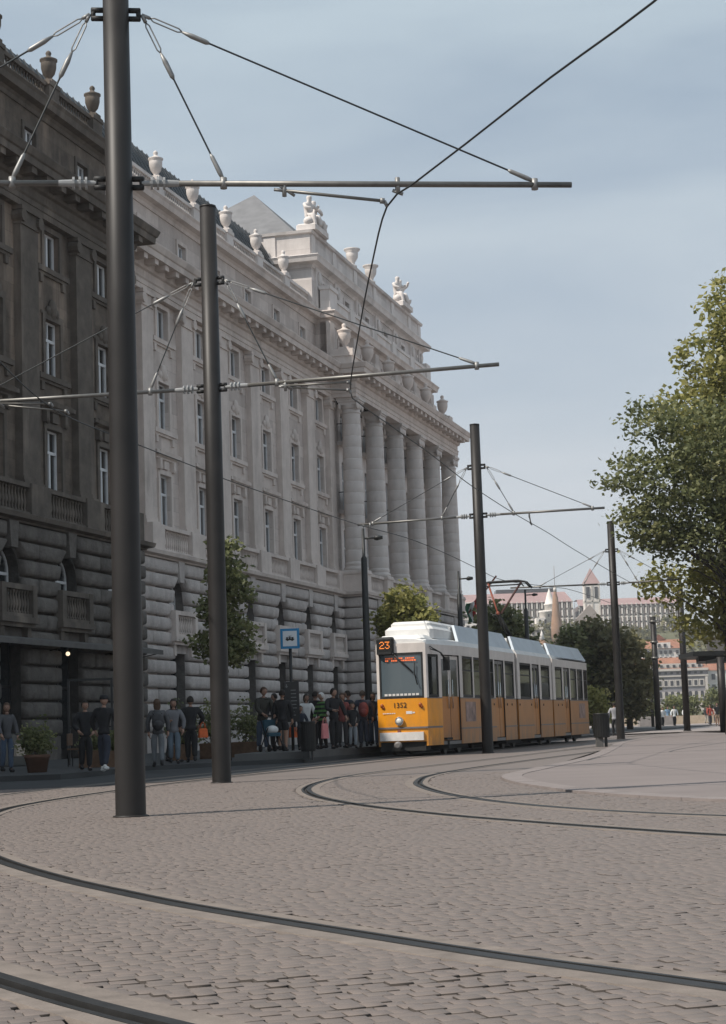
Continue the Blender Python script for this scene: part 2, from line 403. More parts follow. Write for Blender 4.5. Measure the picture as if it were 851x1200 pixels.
# --- setts laid as real stones
PHI = math.radians(17)
ex, ey = np.array([math.cos(PHI), math.sin(PHI)]), np.array([-math.sin(PHI), math.cos(PHI)])
Y0, Y1 = 4.6, 33.5
cs = []; 
for j in range(int(-4/.082), int(46/.082)):
    bow = .05*math.sin(j*.13)
    n = 540
    ln = rng.uniform(.065, .108, n); x = np.cumsum(ln)-16-rng.uniform(0, .2)
    hw = rng.uniform(.0808, .0826)
    cs.append(np.stack([x-ln/2, np.full(n, j*.082+bow), ln, np.full(n, hw)], 1))
cs = np.concatenate(cs)
cs[:, 1] += .035*np.sin(cs[:, 0]*.9)+.02*np.sin(cs[:, 0]*2.3+1)
ctr = cs[:, :1]*ex+cs[:, 1:2]*ey
ok = (ctr[:, 1] > Y0) & (ctr[:, 1] < Y1) & (np.abs(ctr[:, 0]) < .235*ctr[:, 1]+1.6)
cs, ctr = cs[ok], ctr[ok]
ok = ~inside(ctr, road_poly)
pv_poly = [tuple(p) for p in kerb_pts]+[(80, 7.5), (80, 100)]
ok &= ~inside(ctr, pv_poly)
for P in RAILS:
    Q = P[(P[:, 1] < 40)]; Q = np.concatenate([Q[:-1]+(Q[1:]-Q[:-1])*t for t in (0, .2, .4, .6, .8)])
    d2 = np.full(len(ctr), 9e9)
    for q in Q: d2 = np.minimum(d2, ((ctr-q)**2).sum(1))
    ok &= d2 > .18**2
cs, ctr = cs[ok], ctr[ok]
def sett_verts(ctr, cs):
    n = len(ctr); hx, hy = cs[:, 2]/2-.0008, cs[:, 3]/2-.0003
    gap = np.where(rng.random(n) < .16, rng.uniform(.002, .008, n), 0); gx = np.where(rng.random(n) < .0, 0.0, 0)
    ang = PHI+rng.normal(0, .008, n); a = np.stack([np.cos(ang), np.sin(ang)], 1); b = np.stack([-np.sin(ang), np.cos(ang)], 1)
    z = rng.normal(0, .0011, n)+np.where(rng.random(n) < .10, rng.uniform(.0008, .0025, n), 0); V = np.zeros((n, 12, 3)); jit = rng.uniform(-.001, .001, (n, 4, 2))
    for k, (sx, sy) in enumerate(((-1, -1), (1, -1), (1, 1), (-1, 1))):
        for lay, ins, zz in ((0, 0, -.025), (4, .0005, -.0025), (8, .004, .0)):
            px = sx*(hx-ins)+jit[:, k, 0]-(gx if sx > 0 else 0); py = sy*(hy-ins)+jit[:, k, 1]+(gap if sy < 0 else 0)
            V[:, lay+k, :2] = ctr+a*px[:, None]+b*py[:, None]
            V[:, lay+k, 2] = zz+z+(sx*rng.normal(0, .0003, n) if lay == 8 else 0)
    return V
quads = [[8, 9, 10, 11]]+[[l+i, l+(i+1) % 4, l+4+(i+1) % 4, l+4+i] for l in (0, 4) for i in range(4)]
V = sett_verts(ctr, cs)
dist = ctr[:, 1]
infr = (np.abs(ctr[:, 0]) < .195*ctr[:, 1]) & (ctr[:, 1] > 5.75)
order = np.argsort(np.where(infr, dist, 1e9))
solo = order[:300]; rest = np.setdiff1d(np.arange(len(ctr)), solo)
Fq = (np.arange(len(rest))[:, None, None]*12+np.array(quads)[None]).reshape(-1, 4)
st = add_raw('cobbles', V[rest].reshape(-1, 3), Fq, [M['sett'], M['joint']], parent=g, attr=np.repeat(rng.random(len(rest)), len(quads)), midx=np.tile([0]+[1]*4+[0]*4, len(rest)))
tag(st, kind='stuff')
proto = []
for k in range(14):
    i = solo[k*20]; W = V[i]-np.array([*ctr[i], 0])
    c_, s_ = math.cos(-PHI), math.sin(-PHI)
    W = W@np.array([[c_, s_, 0], [-s_, c_, 0], [0, 0, 1]])
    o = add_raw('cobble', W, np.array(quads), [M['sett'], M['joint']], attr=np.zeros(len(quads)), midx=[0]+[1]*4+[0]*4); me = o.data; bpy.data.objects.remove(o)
    proto.append((me, cs[i]))
for i in solo:
    me, c0 = proto[int(rng.integers(0, 14))]
    o = inst(me, 'cobble', g, (ctr[i, 0], ctr[i, 1], rng.normal(0, .003)), (0, 0, PHI+rng.normal(0, .02)+(math.pi if rng.random() < .5 else 0)), (cs[i, 2]/c0[2], cs[i, 3]/c0[3], 1))
# --- setts farther off: one sheet, the pattern in its material
def sheet(name, polys, z, m, kind='structure', parent=None):
    mb = MB()
    for poly in polys: mb.add([(x, y, z) for x, y in poly], [tuple(range(len(poly)))])
    return tag(mb.build(name, m, parent), kind=kind)
xl, xn = .235*Y1+1.5, .235*3+1.5
sheet('sett_paving', [[(-500, Y1), (500, Y1), (500, 300), (-500, 300)], [(xn, 3), (500, 3), (500, Y1), (xl, Y1)], [(-500, 3), (-xn, 3), (-xl, Y1), (-500, Y1)], [(-500, -60), (500, -60), (500, 3), (-500, 3)], [(-xn, 3), (xn, 3), (.235*Y0+1.5, Y0+.05), (-.235*Y0-1.5, Y0+.05)]], -.0045, M['sett_far'])
sheet('street', [road_poly], .004, M['asphalt'])
sw = MB().prism(walk_poly, -.02, .12).build('sidewalk', M['walk']); tag(sw, kind='structure')
pl = MB().prism(plat_poly, .1, .30).build('tram_platform', M['kerb_dk']); tag(pl, kind='structure')
edge = crom([(-1.80, 49.45), (-.47, 53.74), (7.5, 81)], 2.0)
mb = MB(); ribbon(mb, edge, [(0.02, .304), (.22, .304)]); e2 = mb.build('platform_edge', M['plat_edge']); tag(e2, kind='structure')
pv = MB().prism([tuple(p) for p in kerb_in[::-1]]+[(16, 7.8), (80, 8), (80, 100), (18, 100)][::1], -.02, .022).build('pavement', M['pave']); tag(pv, kind='structure')
# kerb stones, one by one round the island
kb = empty('kerb', kind='structure')
cum = np.concatenate([[0], np.cumsum(np.linalg.norm(np.diff(kerb_pts, axis=0), axis=1))])
s = 0.0
while s < cum[-1]-1.2:
    a = np.interp([s, s+.49, s+.99], cum, kerb_pts[:, 0]); b = np.interp([s, s+.49, s+.99], cum, kerb_pts[:, 1])
    a2 = np.interp([s, s+.49, s+.99], cum, kerb_in[:, 0]); b2 = np.interp([s, s+.49, s+.99], cum, kerb_in[:, 1])
    poly = [(a[i], b[i]) for i in range(3)]+[(a2[i], b2[i]) for i in (2, 1, 0)]
    MB().prism(poly[::-1] if False else poly, -.02, .030+random.uniform(-.002, .002)).build('kerb_stone', M['kerb'], kb)
    s += 1.0
sheet('plaza', [[(12, 99), (95, 99), (120, 299), (20, 299)]], .056, M['plaza'])
jn = MB(); ribbon(jn, crom([(4.6, 39.5), (5.66, 43.62), (7.35, 45.65), (9.05, 46.9), (13.2, 48.2)], .5), [(-.03, .0235), (.03, .0235)]); ribbon(jn, crom([(7.35, 45.7), (8.3, 49.5), (10.6, 56.6), (13.3, 64.5), (16, 71)], .5), [(-.03, .0238), (.03, .0238)])
tag(jn.build('pavement_joint', M['walk']), kind='structure')
# river and quay
M['water'] = plain('river_water', (.05, .07, .07), .12, var=.1, bumps=.4)
sheet('river', [[(-1200, 290), (1200, 290), (1200, 620), (-1200, 620)]], -6.0, M['water'])
# ================================================================== STONE BUILDING (frame: u along the front, w outwards, z up)
BLD = empty('stone_building', 'long grey stone building with giant columns, rusticated base and rooftop statues', 'building', loc=(-9.023, 77.0, 0), rz=math.radians(74.842867))
UL, UR, UE = -4.0, 27.55, 54.2            # breaks between left wing, middle and portico; right end
def part(mb, name, mats, parent=None, **k): return mb.build(name, mats, parent or BLD, **k)
WH = .65                                   # half window opening
Z_STR0, Z_STR1 = 8.2, 8.5

def wall_bay(uc, hw, w, mats):
    mb = MB()
    ops = [(9.6, 12.0), (13.97, 16.05), (17.95, 19.35)]
    a, b = uc-hw, uc+hw
    mb.b(a, uc-WH, w-.5, w, Z_STR0+.1, 19.62); mb.b(uc+WH, b, w-.5, w, Z_STR0+.1, 19.62)
    z = Z_STR0+.1
    for z0, z1 in ops+[(19.62, None)]:
        mb.b(uc-WH, uc+WH, w-.5, w-.002, z, z0); z = z1
    return mb
def attic_bay(uc, hw, w):
    mb = MB(); h = .5
    mb.b(uc-hw, uc-h, w-.5, w, 21.3, 24.5); mb.b(uc+h, uc+hw, w-.5, w, 21.3, 24.5)
    mb.b(uc-h, uc+h, w-.5, w-.002, 21.3, 22.25); mb.b(uc-h, uc+h, w-.5, w-.002, 23.45, 24.5)
    return mb
def surround(uc, h, w, z0, z1, t=.2, d=.07, sill=False):
    mb = MB()
    mb.b(uc-h-t, uc-h, w, w+d, z0, z1+t); mb.b(uc+h, uc+h+t, w, w+d, z0, z1+t); mb.b(uc-h, uc+h, w, w+d, z1, z1+t)
    return mb
def window_mesh(h, ht, transom=True):
    f = MB(); t = .075
    f.b(-h, -h+t, -.08, 0, 0, ht); f.b(h-t, h, -.08, 0, 0, ht); f.b(-h+t, h-t, -.08, -.002, 0, t); f.b(-h+t, h-t, -.08, -.002, ht-t, ht)
    zt = ht*.66 if transom else ht-t
    f.b(-.06, .06, -.075, .02, t, zt-.05 if transom else ht-t)
    if transom:
        f.b(-h+t, h-t, -.075, .025, zt-.05, zt+.06); f.b(-.035, .035, -.07, .0, zt+.06, ht-t)
    for s in (-1, 1): f.b(s*(h-t)-(.05 if s > 0 else 0), s*(h-t)+(.05 if s < 0 else 0), -.07, .008, t, ht-t)
    p = MB().add([(-h+.02, .05, .02), (h-.02, .05, .02), (h-.02, .05, ht-.02), (-h+.02, .05, ht-.02)], [(0, 1, 2, 3)])
    c = MB().add([(-h+.1, .16, .1), (-h*.25, .16, .1), (-h*.25, .16, ht-.1), (-h+.1, .16, ht-.1)], [(0, 1, 2, 3)])
    return f.mesh('window', M['white_frame']), p.mesh('pane', M['pane']), c.mesh('curtain', M['curtain'])
WIN = {'tall': window_mesh(WH, 2.4), 'mid': window_mesh(WH, 2.08), 'low': window_mesh(WH, 1.4, False), 'attic': window_mesh(.5, 1.2, False), 'upper': window_mesh(.5, 1.15, False), 'door': window_mesh(.62, 2.9)}
def window(kind, u, w, z):
    f, p, c = WIN[kind]
    o = inst(f, 'window', BLD, (u, -w, z)); inst(p, 'pane', o)
    if random.random() < .45: inst(c, 'curtain', o)
    return o
def arch_window(uc, w, z0, r, zs):
    f = MB(); t = .08; n = 12
    f.b(uc-r, uc-r+t, w-.08, w, z0, zs); f.b(uc+r-t, uc+r, w-.08, w, z0, zs); f.b(uc-.06, uc+.06, w-.08, w+.02, z0, zs+r-.1); f.b(uc-r+t, uc+r-t, w-.08, w+.01, zs-.08, zs+.02)
    for i in range(n):
        a0, a1 = math.pi*i/n, math.pi*(i+1)/n
        P = [(uc+math.cos(a)*q, zs+math.sin(a)*q) for q, a in ((r, a0), (r, a1), (r-t, a1), (r-t, a0))]
        f.add([(x, -w, z) for x, z in P]+[(x, -w+.08, z) for x, z in P], [(0, 3, 2, 1), (3, 2, 6, 7)])
    o = f.build('window', M['white_frame'], BLD)
    P = [(uc-r, z0), (uc+r, z0)]+[(uc+math.cos(math.pi*i/n)*r, zs+math.sin(math.pi*i/n)*r) for i in range(n+1)]
    MB().add([(x, -(w-.05), z) for x, z in P], [tuple(range(len(P)))]).build('pane', M['pane'], o)
def base_bay(uc, hw, w, op, zs=6.5, r=.88, shop=False):
    mb = MB(); a, b = uc-hw, uc+hw; z1 = 8.25; t = .7
    mb.b(a, uc-op, w-t, w, .1, z1); mb.b(uc+op, b, w-t, w, .1, z1)
    mb.b(uc-op, uc+op, w-t, w-.002, 4.25, 5.0)
    n = 12                                      # panel pierced by the arch
    A = [(uc+r*math.cos(math.pi-math.pi*i/n), zs+r*math.sin(math.pi-math.pi*i/n)) for i in range(n+1)]
    for i in range(n):
        (x0, q0), (x1, q1) = A[i], A[i+1]
        mb.add([(x0, -w, q0), (x1, -w, q1), (x1, -w, z1), (x0, -w, z1)], [(0, 1, 2, 3)])
        mb.add([(x0, -w, q0), (x1, -w, q1), (x1, -w+t, q1), (x0, -w+t, q0)], [(0, 3, 2, 1)])
    if r < op: mb.b(uc-op, uc-r, w-t, w-.004, 5.0, z1); mb.b(uc+r, uc+op, w-t, w-.004, 5.0, z1)
    return mb
def pillow(ub0, ub1, ut0, ut1, z0, z1, w, d=.27):
    """one rusticated block: bottom edge ub0..ub1, top edge ut0..ut1"""
    mb = MB(); vs = []
    for iu, iz, dw in ((.012, .024, -.02), (.016, .03, d*.36), (.045, .06, d*.80), (.10, .125, d), (.5, .26, d*1.05)):
        iu = min(iu, (ub1-ub0)*.4)
        vs += [(ub0+iu, -(w+dw), z0+iz), (ub1-iu, -(w+dw), z0+iz), (ut1-iu, -(w+dw), z1-iz), (ut0+iu, -(w+dw), z1-iz)]
    fs = [(k*4+i, k*4+(i+1) % 4, k*4+4+(i+1) % 4, k*4+4+i) for k in range(4) for i in range(4)]+[(16, 17, 18, 19)]
    return mb.add(vs, fs, 0, True)
CH = .605
def rustic_pier(u0, u1, w, mat, arch=(True, True), r=.88, zs=6.5, count=12, split=True):
    """blocks of one pier from opening edge u0 to opening edge u1"""
    for k in range(count):
        z1 = Z_STR0-CH*k; z0 = z1-CH
        def end(edge, s, on, z):
            if on and z > zs: return edge+s*(r-max(.33, math.sqrt(max(0, r*r-(z-zs)**2))))
            return edge
        b0, t0 = end(u0, -1, arch[0], z0), end(u0, -1, arch[0], z1); b1, t1 = end(u1, 1, arch[1], z0), end(u1, 1, arch[1], z1)
        if split and k % 2 == 1:
            m_ = u0+(u1-u0)*random.choice((.38, .5, .6)); dd = random.uniform(-.025, .02)
            part(pillow(b0, m_, t0, m_, z0, z1, w, .27+dd), 'rustic_block', mat); part(pillow(m_, b1, m_, t1, z0, z1, w, .27-dd), 'rustic_block', mat)
        else: part(pillow(b0, b1, t0, t1, z0, z1, w, .27+random.uniform(-.025, .025)), 'rustic_block', mat)
    MB().b(u0+.02, u1-.02, w-.02, w+.16, .1, Z_STR0-CH*count).build('plinth', mat, BLD)
def keystone(uc, w, mat):
    mb = MB()
    P = [(uc-.24, 7.3), (uc+.24, 7.3), (uc+.36, 8.2), (uc-.36, 8.2)]
    d0, d1 = w-.05, w+.3
    mb.add([(x, -d0, z) for x, z in P]+[(x, -d1, z) for x, z in P], [(4, 5, 6, 7), (0, 4, 7, 3), (1, 2, 6, 5), (0, 1, 5, 4), (3, 7, 6, 2)])
    part(mb, 'keystone', mat)
def baluster_run(mb, u0, u1, w, z0, z1, step=.23, r=.075, n=6):
    k = max(1, int((u1-u0)/step)); h = z1-z0
    for i in range(k):
        u = u0+(i+.5)*(u1-u0)/k
        mb.lathe([(r*.8, 0), (r*.8, h*.08), (r*.45, h*.15), (r, h*.38), (r*.9, h*.5), (r*.4, h*.8), (r*.8, h*.92), (r*.8, h)], n, (u, -w, z0))
def balustrade(u0, u1, w, z0, z1, mat, name='balustrade', t=.16):
    mb = MB(); mb.b(u0, u1, w-t, w+t, z1-.16, z1); mb.b(u0, u1, w-t, w+t, z0, z0+.14)
    o = part(mb, name, mat)
    bb = MB(); baluster_run(bb, u0, u1, w, z0+.14, z1-.16)
    tag(bb.build('baluster_row', mat, o), kind='stuff')
    return o
def balcony(uc, w, mat, z=4.75):
    mb = MB()
    mb.b(uc-1.4, uc+1.4, w, w+.52, z, z+.2); mb.b(uc-1.3, uc+1.3, w, w+.4, z-.14, z)
    for s in (-1, 1):
        mb.b(uc+s*1.02-.14, uc+s*1.02+.14, w, w+.32, z-.6, z-.14)
        mb.b(uc+s*1.17-.16, uc+s*1.17+.16, w+.16, w+.48, z+.2, z+1.3)
    mb.b(uc-1.01, uc+1.01, w+.18, w+.46, z+1.12, z+1.3); mb.b(uc-1.01, uc+1.01, w+.2, w+.44, z+.2, z+.32)
    mb.b(uc-1.36, uc-1.3, w, w+.16, z+.2, z+1.25); mb.b(uc+1.3, uc+1.36, w, w+.16, z+.2, z+1.25)
    o = part(mb, 'balcony', mat)
    bb = MB(); baluster_run(bb, uc-.95, uc+.95, w+.32, z+.32, z+1.12, .2)
    tag(bb.build('baluster_row', mat, o), kind='stuff')
def hood(uc, w, mat):
    mb = MB()
    mb.sweep([(0, 12.62), (.1, 12.66), (.12, 12.72), (.26, 12.8), (.3, 12.98), (.02, 13.04)], [(uc-1.15, w), (uc+1.15, w)])
    mb.b(uc-1.45, uc+1.45, w, w+.27, 12.82, 12.97)
    for s in (-1, 1): mb.b(uc+s*.8-.12, uc+s*.8+.12, w, w+.2, 12.2, 12.63); mb.ball((uc+s*.8, -w-.16, 12.28), .1, .1, .16, 8, 4)
    mb.b(uc-.25, uc+.25, w, w+.12, 12.25, 12.6)
    part(mb, 'window_hood', mat)
def sill(uc, w, z, mat):
    mb = MB(); mb.b(uc-1.32, uc+1.32, w, w+.16, z-.2, z); mb.b(uc-1.2, uc+1.2, w, w+.09, z-.3, z-.2)
    for s in (-1, 1): mb.b(uc+s*.95-.12, uc+s*.95+.12, w, w+.1, z-.6, z-.3)
    part(mb, 'window_sill', mat)
def cartouche(uc, w, mat):
    mb = MB(); mb.ball((uc, -w-.05, 16.5), .3, .14, .38, 10, 6); mb.ball((uc-.36, -w-.04, 16.38), .16, .1, .2, 8, 4); mb.ball((uc+.36, -w-.04, 16.38), .16, .1, .2, 8, 4)
    mb.b(uc-.95, uc+.95, w, w+.05, 16.2, 16.32)
    part(mb, 'cartouche', mat)
def pilaster(uc, w, mat, hw=.71, d=.28):
    mb = MB(); mb.b(uc-hw, uc+hw, w, w+d, 9.95, 18.95)
    o = part(mb, 'pilaster', mat)
    c = MB(); c.b(uc-hw-.06, uc+hw+.06, w, w+d+.06, 18.95, 19.05); c.b(uc-hw-.12, uc+hw+.12, w, w+d+.14, 19.45, 19.6); c.b(uc-hw+.05, uc+hw-.05, w, w+d+.05, 19.05, 19.45)
    for s in (-1, 1):
        c.add([(uc+s*(hw-.02)+.23*math.cos(a)*1, -(w+dd), 19.24+.23*math.sin(a)) for dd in (.02, d+.16) for a in [math.pi*2*i/10 for i in range(10)]], [tuple(range(10)), tuple(range(19, 9, -1))]+[(i, (i+1) % 10, 10+(i+1) % 10, 10+i) for i in range(10)])
    c.build('capital', mat, o)
    b = MB(); b.b(uc-hw-.1, uc+hw+.1, w, w+d+.1, 9.65, 9.8); b.b(uc-hw-.05, uc+hw+.05, w, w+d+.05, 9.8, 9.95); b.build('base', mat, o)
    p = MB(); p.b(uc-hw-.08, uc+hw+.08, w, .62+w, Z_STR1-.05, 9.65); part(p, 'pedestal', mat)
URN = MB()
URN.b(-.36, .36, -.36, .36, 0, .12)
URN.lathe([(.2, .12), (.14, .2), (.18, .26), (.34, .42), (.43, .66), (.44, .86), (.40, .9), (.5, .96), (.5, 1.02), (.3, 1.08), (.14, 1.16), (.12, 1.2), (.17, 1.28), (.13, 1.36), (.02, 1.42)], 14)
URN_ME = {k: URN.mesh('urn', M[k]) for k in ('stone_up_plain', 'stone_plain', 'soot_plain')}
def parapet(us, w, mat, urn, z0=24.85, z1=25.95):
    for i, u in enumerate(us):
        mb = MB(); mb.b(u-.45, u+.45, w-.3, w+.22, z0, z1+.05); mb.b(u-.5, u+.5, w-.34, w+.26, z1-.1, z1+.08); part(mb, 'parapet_pier', mat)
        if urn: inst(URN_ME[urn], 'urn', BLD, (u, -w, z1+.08), scale=(.7, .7, .95))
        if i+1 < len(us): balustrade(u+.45, us[i+1]-.45, w, z0, z1, mat, 'parapet_balustrade', .13)

HB = 2.375
S, SP, SB = M['stone'], M['stone_plain'], M['stone_base']
mid = [1.82+4.75*k for k in range(6)]
WL = .75
left = [-6.38-4.72*k for k in range(4)]
def ordinary_bay(uc, w, a, b, op, S, SP, SB, hw0, hw1):
    mb = wall_bay(uc, HB, w, None); 
    part(mb, 'wall', S)
    part(base_bay(uc, HB, w+.42, op), 'base_wall', M['joint_stone'] if SB is M['stone_base'] else M['joint_stone_soot'])
    part(attic_bay(uc, HB, w-.8), 'attic_wall', S)
    window('tall', uc, w-.17, 9.6); window('mid', uc, w-.17, 13.97); window('low', uc, w-.17, 17.95); window('attic', uc, w-.93, 22.25)
    for z0, z1 in ((9.6, 12.0), (13.97, 16.05), (17.95, 19.35)): part(surround(uc, WH, w, z0, z1), 'window_surround', SP)
    part(surround(uc, .5, w-.8, 22.25, 23.45, .18, .06), 'window_surround', SP)
    hood(uc, w, SP); sill(uc, w, 13.97, SP); sill(uc, w, 17.95, SP); cartouche(uc, w, SP)
    arch_window(uc, w+.05, 5.0, .86, 6.5)
    keystone(uc, w+.42, SB); balcony(uc, w+.42, SP)
    lp_ = MB(); lp_.b(uc-op-.02, uc+op+.02, w+.40, w+.52, 4.27, 4.6); part(lp_, 'lintel', SB)
    rl = MB()
    for q in np.linspace(uc-.8, uc+.8, 12): rl.b(q-.012, q+.012, w+.30, w+.325, 5.0, 5.85)
    rl.b(uc-.85, uc+.85, w+.30, w+.33, 5.85, 5.9); rl.b(uc-.85, uc+.85, w+.305, w+.325, 5.1, 5.14); tag(part(rl, 'window_guard', M['iron']), kind='stuff')
    balustrade(uc-HB+.82, uc+HB-.82, w+.4, Z_STR1, 9.65, SP)
    st = MB(); st.b(uc-HB+.8, uc+HB-.8, w-.1, w+.22, Z_STR1-.04, Z_STR1+.1); 
for uc in mid: ordinary_bay(uc, 0, 0, 0, .84, S, SP, SB, 0, 0)
for uc in left: ordinary_bay(uc, WL, 0, 0, .95, M['soot'], M['soot_plain'], M['soot_base'], 0, 0)
for k in range(-1, 6): pilaster(mid[0]+2.425+4.75*k if k >= 0 else mid[0]-2.33, 0, SP, .71 if k >= 0 else .62) if k < 5 else pilaster(mid[5]+2.2-.45, 0, SP, .5)
for k in range(4): pilaster(left[k]-2.36, WL, M['soot_plain'])
pilaster(UL-.58, WL, M['soot_plain'], .5)
# fillers between bays and breaks
f = MB(); f.b(UL, mid[0]-HB, -.5, 0, .1, 19.62); f.b(UL, mid[0]-HB, -.3, .42, .1, 8.25); f.b(UL, mid[0]-HB, -1.4, -.8, 21.3, 24.5); part(f, 'wall', S)
f = MB(); f.b(mid[5]+HB, UR+2, -.5, 0, .1, 19.62); f.b(mid[5]+HB, UR, -.3, .42, .1, 8.25); f.b(mid[5]+HB, UR+1, -1.4, -.8, 21.3, 24.5); part(f, 'wall', S)
# rusticated piers
for k in range(5): rustic_pier(mid[k]+.84, mid[k+1]-.84, .42, SB)
rustic_pier(UL+.02, mid[0]-.84, .42, SB, (False, True)); rustic_pier(mid[5]+.84, UR-.02, .42, SB, (True, False))
for k in range(3): rustic_pier(left[k+1]+.95, left[k]-.95, WL+.42, M['soot_base'])
rustic_pier(left[0]+.95, UL-.02, WL+.42, M['soot_base'], (True, False)); 
# the far left of the wing, out of the picture: plain bays
f = MB(); u1 = left[3]-HB
f.b(-56, u1, -.5, WL, 8.0, 19.62); f.b(-56, u1, -.5, WL+.42, .1, 8.25); f.b(-56, u1, -1.5, WL-.8, 21.3, 24.5); part(f, 'wall', M['soot'])
for k in range(7):
    u = u1-2.4-4.75*k
    part(MB().b(u-WH, u+WH, WL-.04, WL+.04, 9.7, 12), 'window', M['white_frame']); part(MB().b(u-WH, u+WH, WL-.04, WL+.04, 14, 16), 'window', M['white_frame']); part(MB().b(u-WH, u+WH, WL-.04, WL+.04, 17.9, 19.3), 'window', M['white_frame'])

# ---- portico wing
PW = 1.2                                   # column axis
cu = [28.2+5.06*k for k in range(6)]
pc = [cu[k]+2.53 for k in range(5)]
BW = 1.55                                  # joint plane of its base
f = MB()
for uc in pc:
    a, b = uc-2.53, uc+2.53
    f.b(a, uc-.62, -.5, 0, 8.3, 19.62); f.b(uc+.62, b, -.5, 0, 8.3, 19.62)
    for z0, z1 in ((8.3, 9.4), (12.3, 13.4), (16.3, 17.4), (19.2, 19.62)): f.b(uc-.62, uc+.62, -.5, -.002, z0, z1)
f.b(UR+.2, cu[0], -.5, 0, 8.3, 19.62); f.b(cu[5], UE-.1, -18, 0, 8.3, 19.62); f.b(UR+.5, UE-.5, 0, PW+.7, 8.2, 8.45)
part(f, 'portico_wall', M['stone_col'])
IR = M['iron']
for uc in pc:
    for z in (9.4, 13.4, 17.4): window('door' if z < 17 else 'tall', uc, -.27, z)
    for z in (13.4, 17.4):
        part(MB().b(uc-1.5, uc+1.5, .002, .62, z-.22, z), 'balcony_slab', M['stone_up_plain'])
        gmb = MB()
        for q in np.linspace(uc-1.4, uc+1.4, 17): gmb.b(q-.025, q+.025, .53, .57, z, z+1.0)
        gmb.b(uc-1.42, uc+1.42, .52, .58, z+1.0, z+1.06); gmb.b(uc-1.42, uc+1.42, .52, .58, z+.12, z+.17); gmb.b(uc-1.42, uc-1.36, .0, .55, z+1.0, z+1.05)
        gmb.b(uc-1.4, uc+1.4, .535, .545, z+.3, z+.75)
        part(gmb, 'balcony_railing', IR)
# columns: drums show as shallow joints
prof = [(.69, 9.72), (.71, 9.80), (.69, 9.88), (.62, 9.93), (.62, 9.98), (.66, 10.05), (.63, 10.13), (.60, 10.2)]
nd_ = 13
for i in range(nd_):
    z0 = 10.2+(18.72-10.2)*i/nd_; z1 = 10.2+(18.72-10.2)*(i+1)/nd_; t0 = i/nd_; t1 = (i+1)/nd_
    ra = (.60-.08*t0**1.6); rb = (.60-.08*t1**1.6)
    prof += [(ra-.012, z0), (ra, z0+.025), (rb, z1-.025), (rb-.012, z1)]
prof += [(.56, 18.74), (.56, 18.8), (.52, 18.84), (.52, 18.95)]
cm = MB().lathe(prof, 26).b(-.7, .7, -.7, .7, 9.62, 9.72).mesh('column', M['stone_col'])
cap = MB()
cap.lathe([(.52, 18.95), (.58, 19.06), (.62, 19.16), (.6, 19.24)], 20); cap.b(-.68, .68, -.62, .62, 19.36, 19.46); cap.b(-.72, .72, -.68, .68, 19.46, 19.6); cap.b(-.6, .6, -.56, .56, 19.2, 19.36)
for s in (-1, 1):
    for q in (-1, 1):
        cap.lathe([(.02, -.06), (.17, -.05), (.25, 0), (.25, .05), (.12, .08), (.02, .1)], 12, (0, 0, 0))
        n = 12*6; vv = cap.v[-n:]; del cap.v[-n:]
        for x, y, z in vv: cap.v.append((s*.5+x, -q*(.5+z), 19.16+y))
capm = cap.mesh('capital', M['stone_col'])
for u in cu:
    o = inst(cm, 'column', BLD, (u, -PW, 0)); inst(capm, 'capital', o)
    p = MB(); p.b(u-.68, u+.68, .4 if u > cu[0] else .3, PW+.68, 8.45, 9.62); p.b(u-.74, u+.74, .4, PW+.74, 9.5, 9.615); part(p, 'pedestal', M['stone_plain'])
for k in range(5): balustrade(cu[k]+.68, cu[k+1]-.68, PW+.35, Z_STR1, 9.62, M['stone_plain'])
for uc in pc:
    part(base_bay(uc, 2.53, BW, .84), 'base_wall', M['joint_stone'])
    arch_window(uc, BW-.4, 5.0, .86, 6.5); keystone(uc, BW, SB); balcony(uc, BW, SP)
for k in range(4): rustic_pier(pc[k]+.84, pc[k+1]-.84, BW, SB, split=False)
rustic_pier(UR+.06, pc[0]-.84, BW, SB, (False, True), split=False); rustic_pier(pc[4]+.84, UE-.06, BW, SB, (True, False), split=False)
f = MB(); f.b(UR+.04, cu[0]+.01, -.3, BW-.003, .1, 8.25); part(f, 'base_wall', M['joint_stone']); f = MB(); f.b(cu[5]-.01, UE-.04, -18, BW-.003, .1, 8.25); part(f, 'base_wall', M['joint_stone'])
for k in range(12):                        # the return of the base, facing up the street
    z1 = Z_STR0-CH*k; mb = pillow(-BW-.14, -.47, -BW-.14, -.47, z1-CH, z1, 0, .18)
    mb.v = [(UR+.04+y, x, z) for x, y, z in mb.v]; part(mb, 'rustic_block', SB)

# ---- mouldings that run round all three wings
P_base = [(-56, WL+.42), (UL, WL+.42), (UL, .42), (UR, .42), (UR, BW), (UE, BW), (UE, -18)]
P_ent = [(-56, WL+.26), (UL, WL+.26), (UL, .26), (UR-.2, .26), (UR-.2, PW+.52), (UE, PW+.52), (UE, -18)]
P_att = [(-56, WL-.8), (UL+.05, WL-.8), (UL+.05, -.8), (UR+.75, -.8), (UR+.75, 0), (UE-.3, 0), (UE-.3, -18)]
def split_sweep(name, prof, path, cut=2, m0=None, m1=None, extra=None):
    a = MB().sweep(prof, path[:cut+1]); part(a, name, m0 or M['soot_plain'])
    b = MB().sweep(prof, path[cut:]); part(b, name, m1 or SP)
split_sweep('string_course', [(-.3, 8.2), (.2, 8.2), (.24, 8.26), (.46, 8.32), (.5, 8.48), (.46, 8.5), (-.5, 8.53)], P_base)
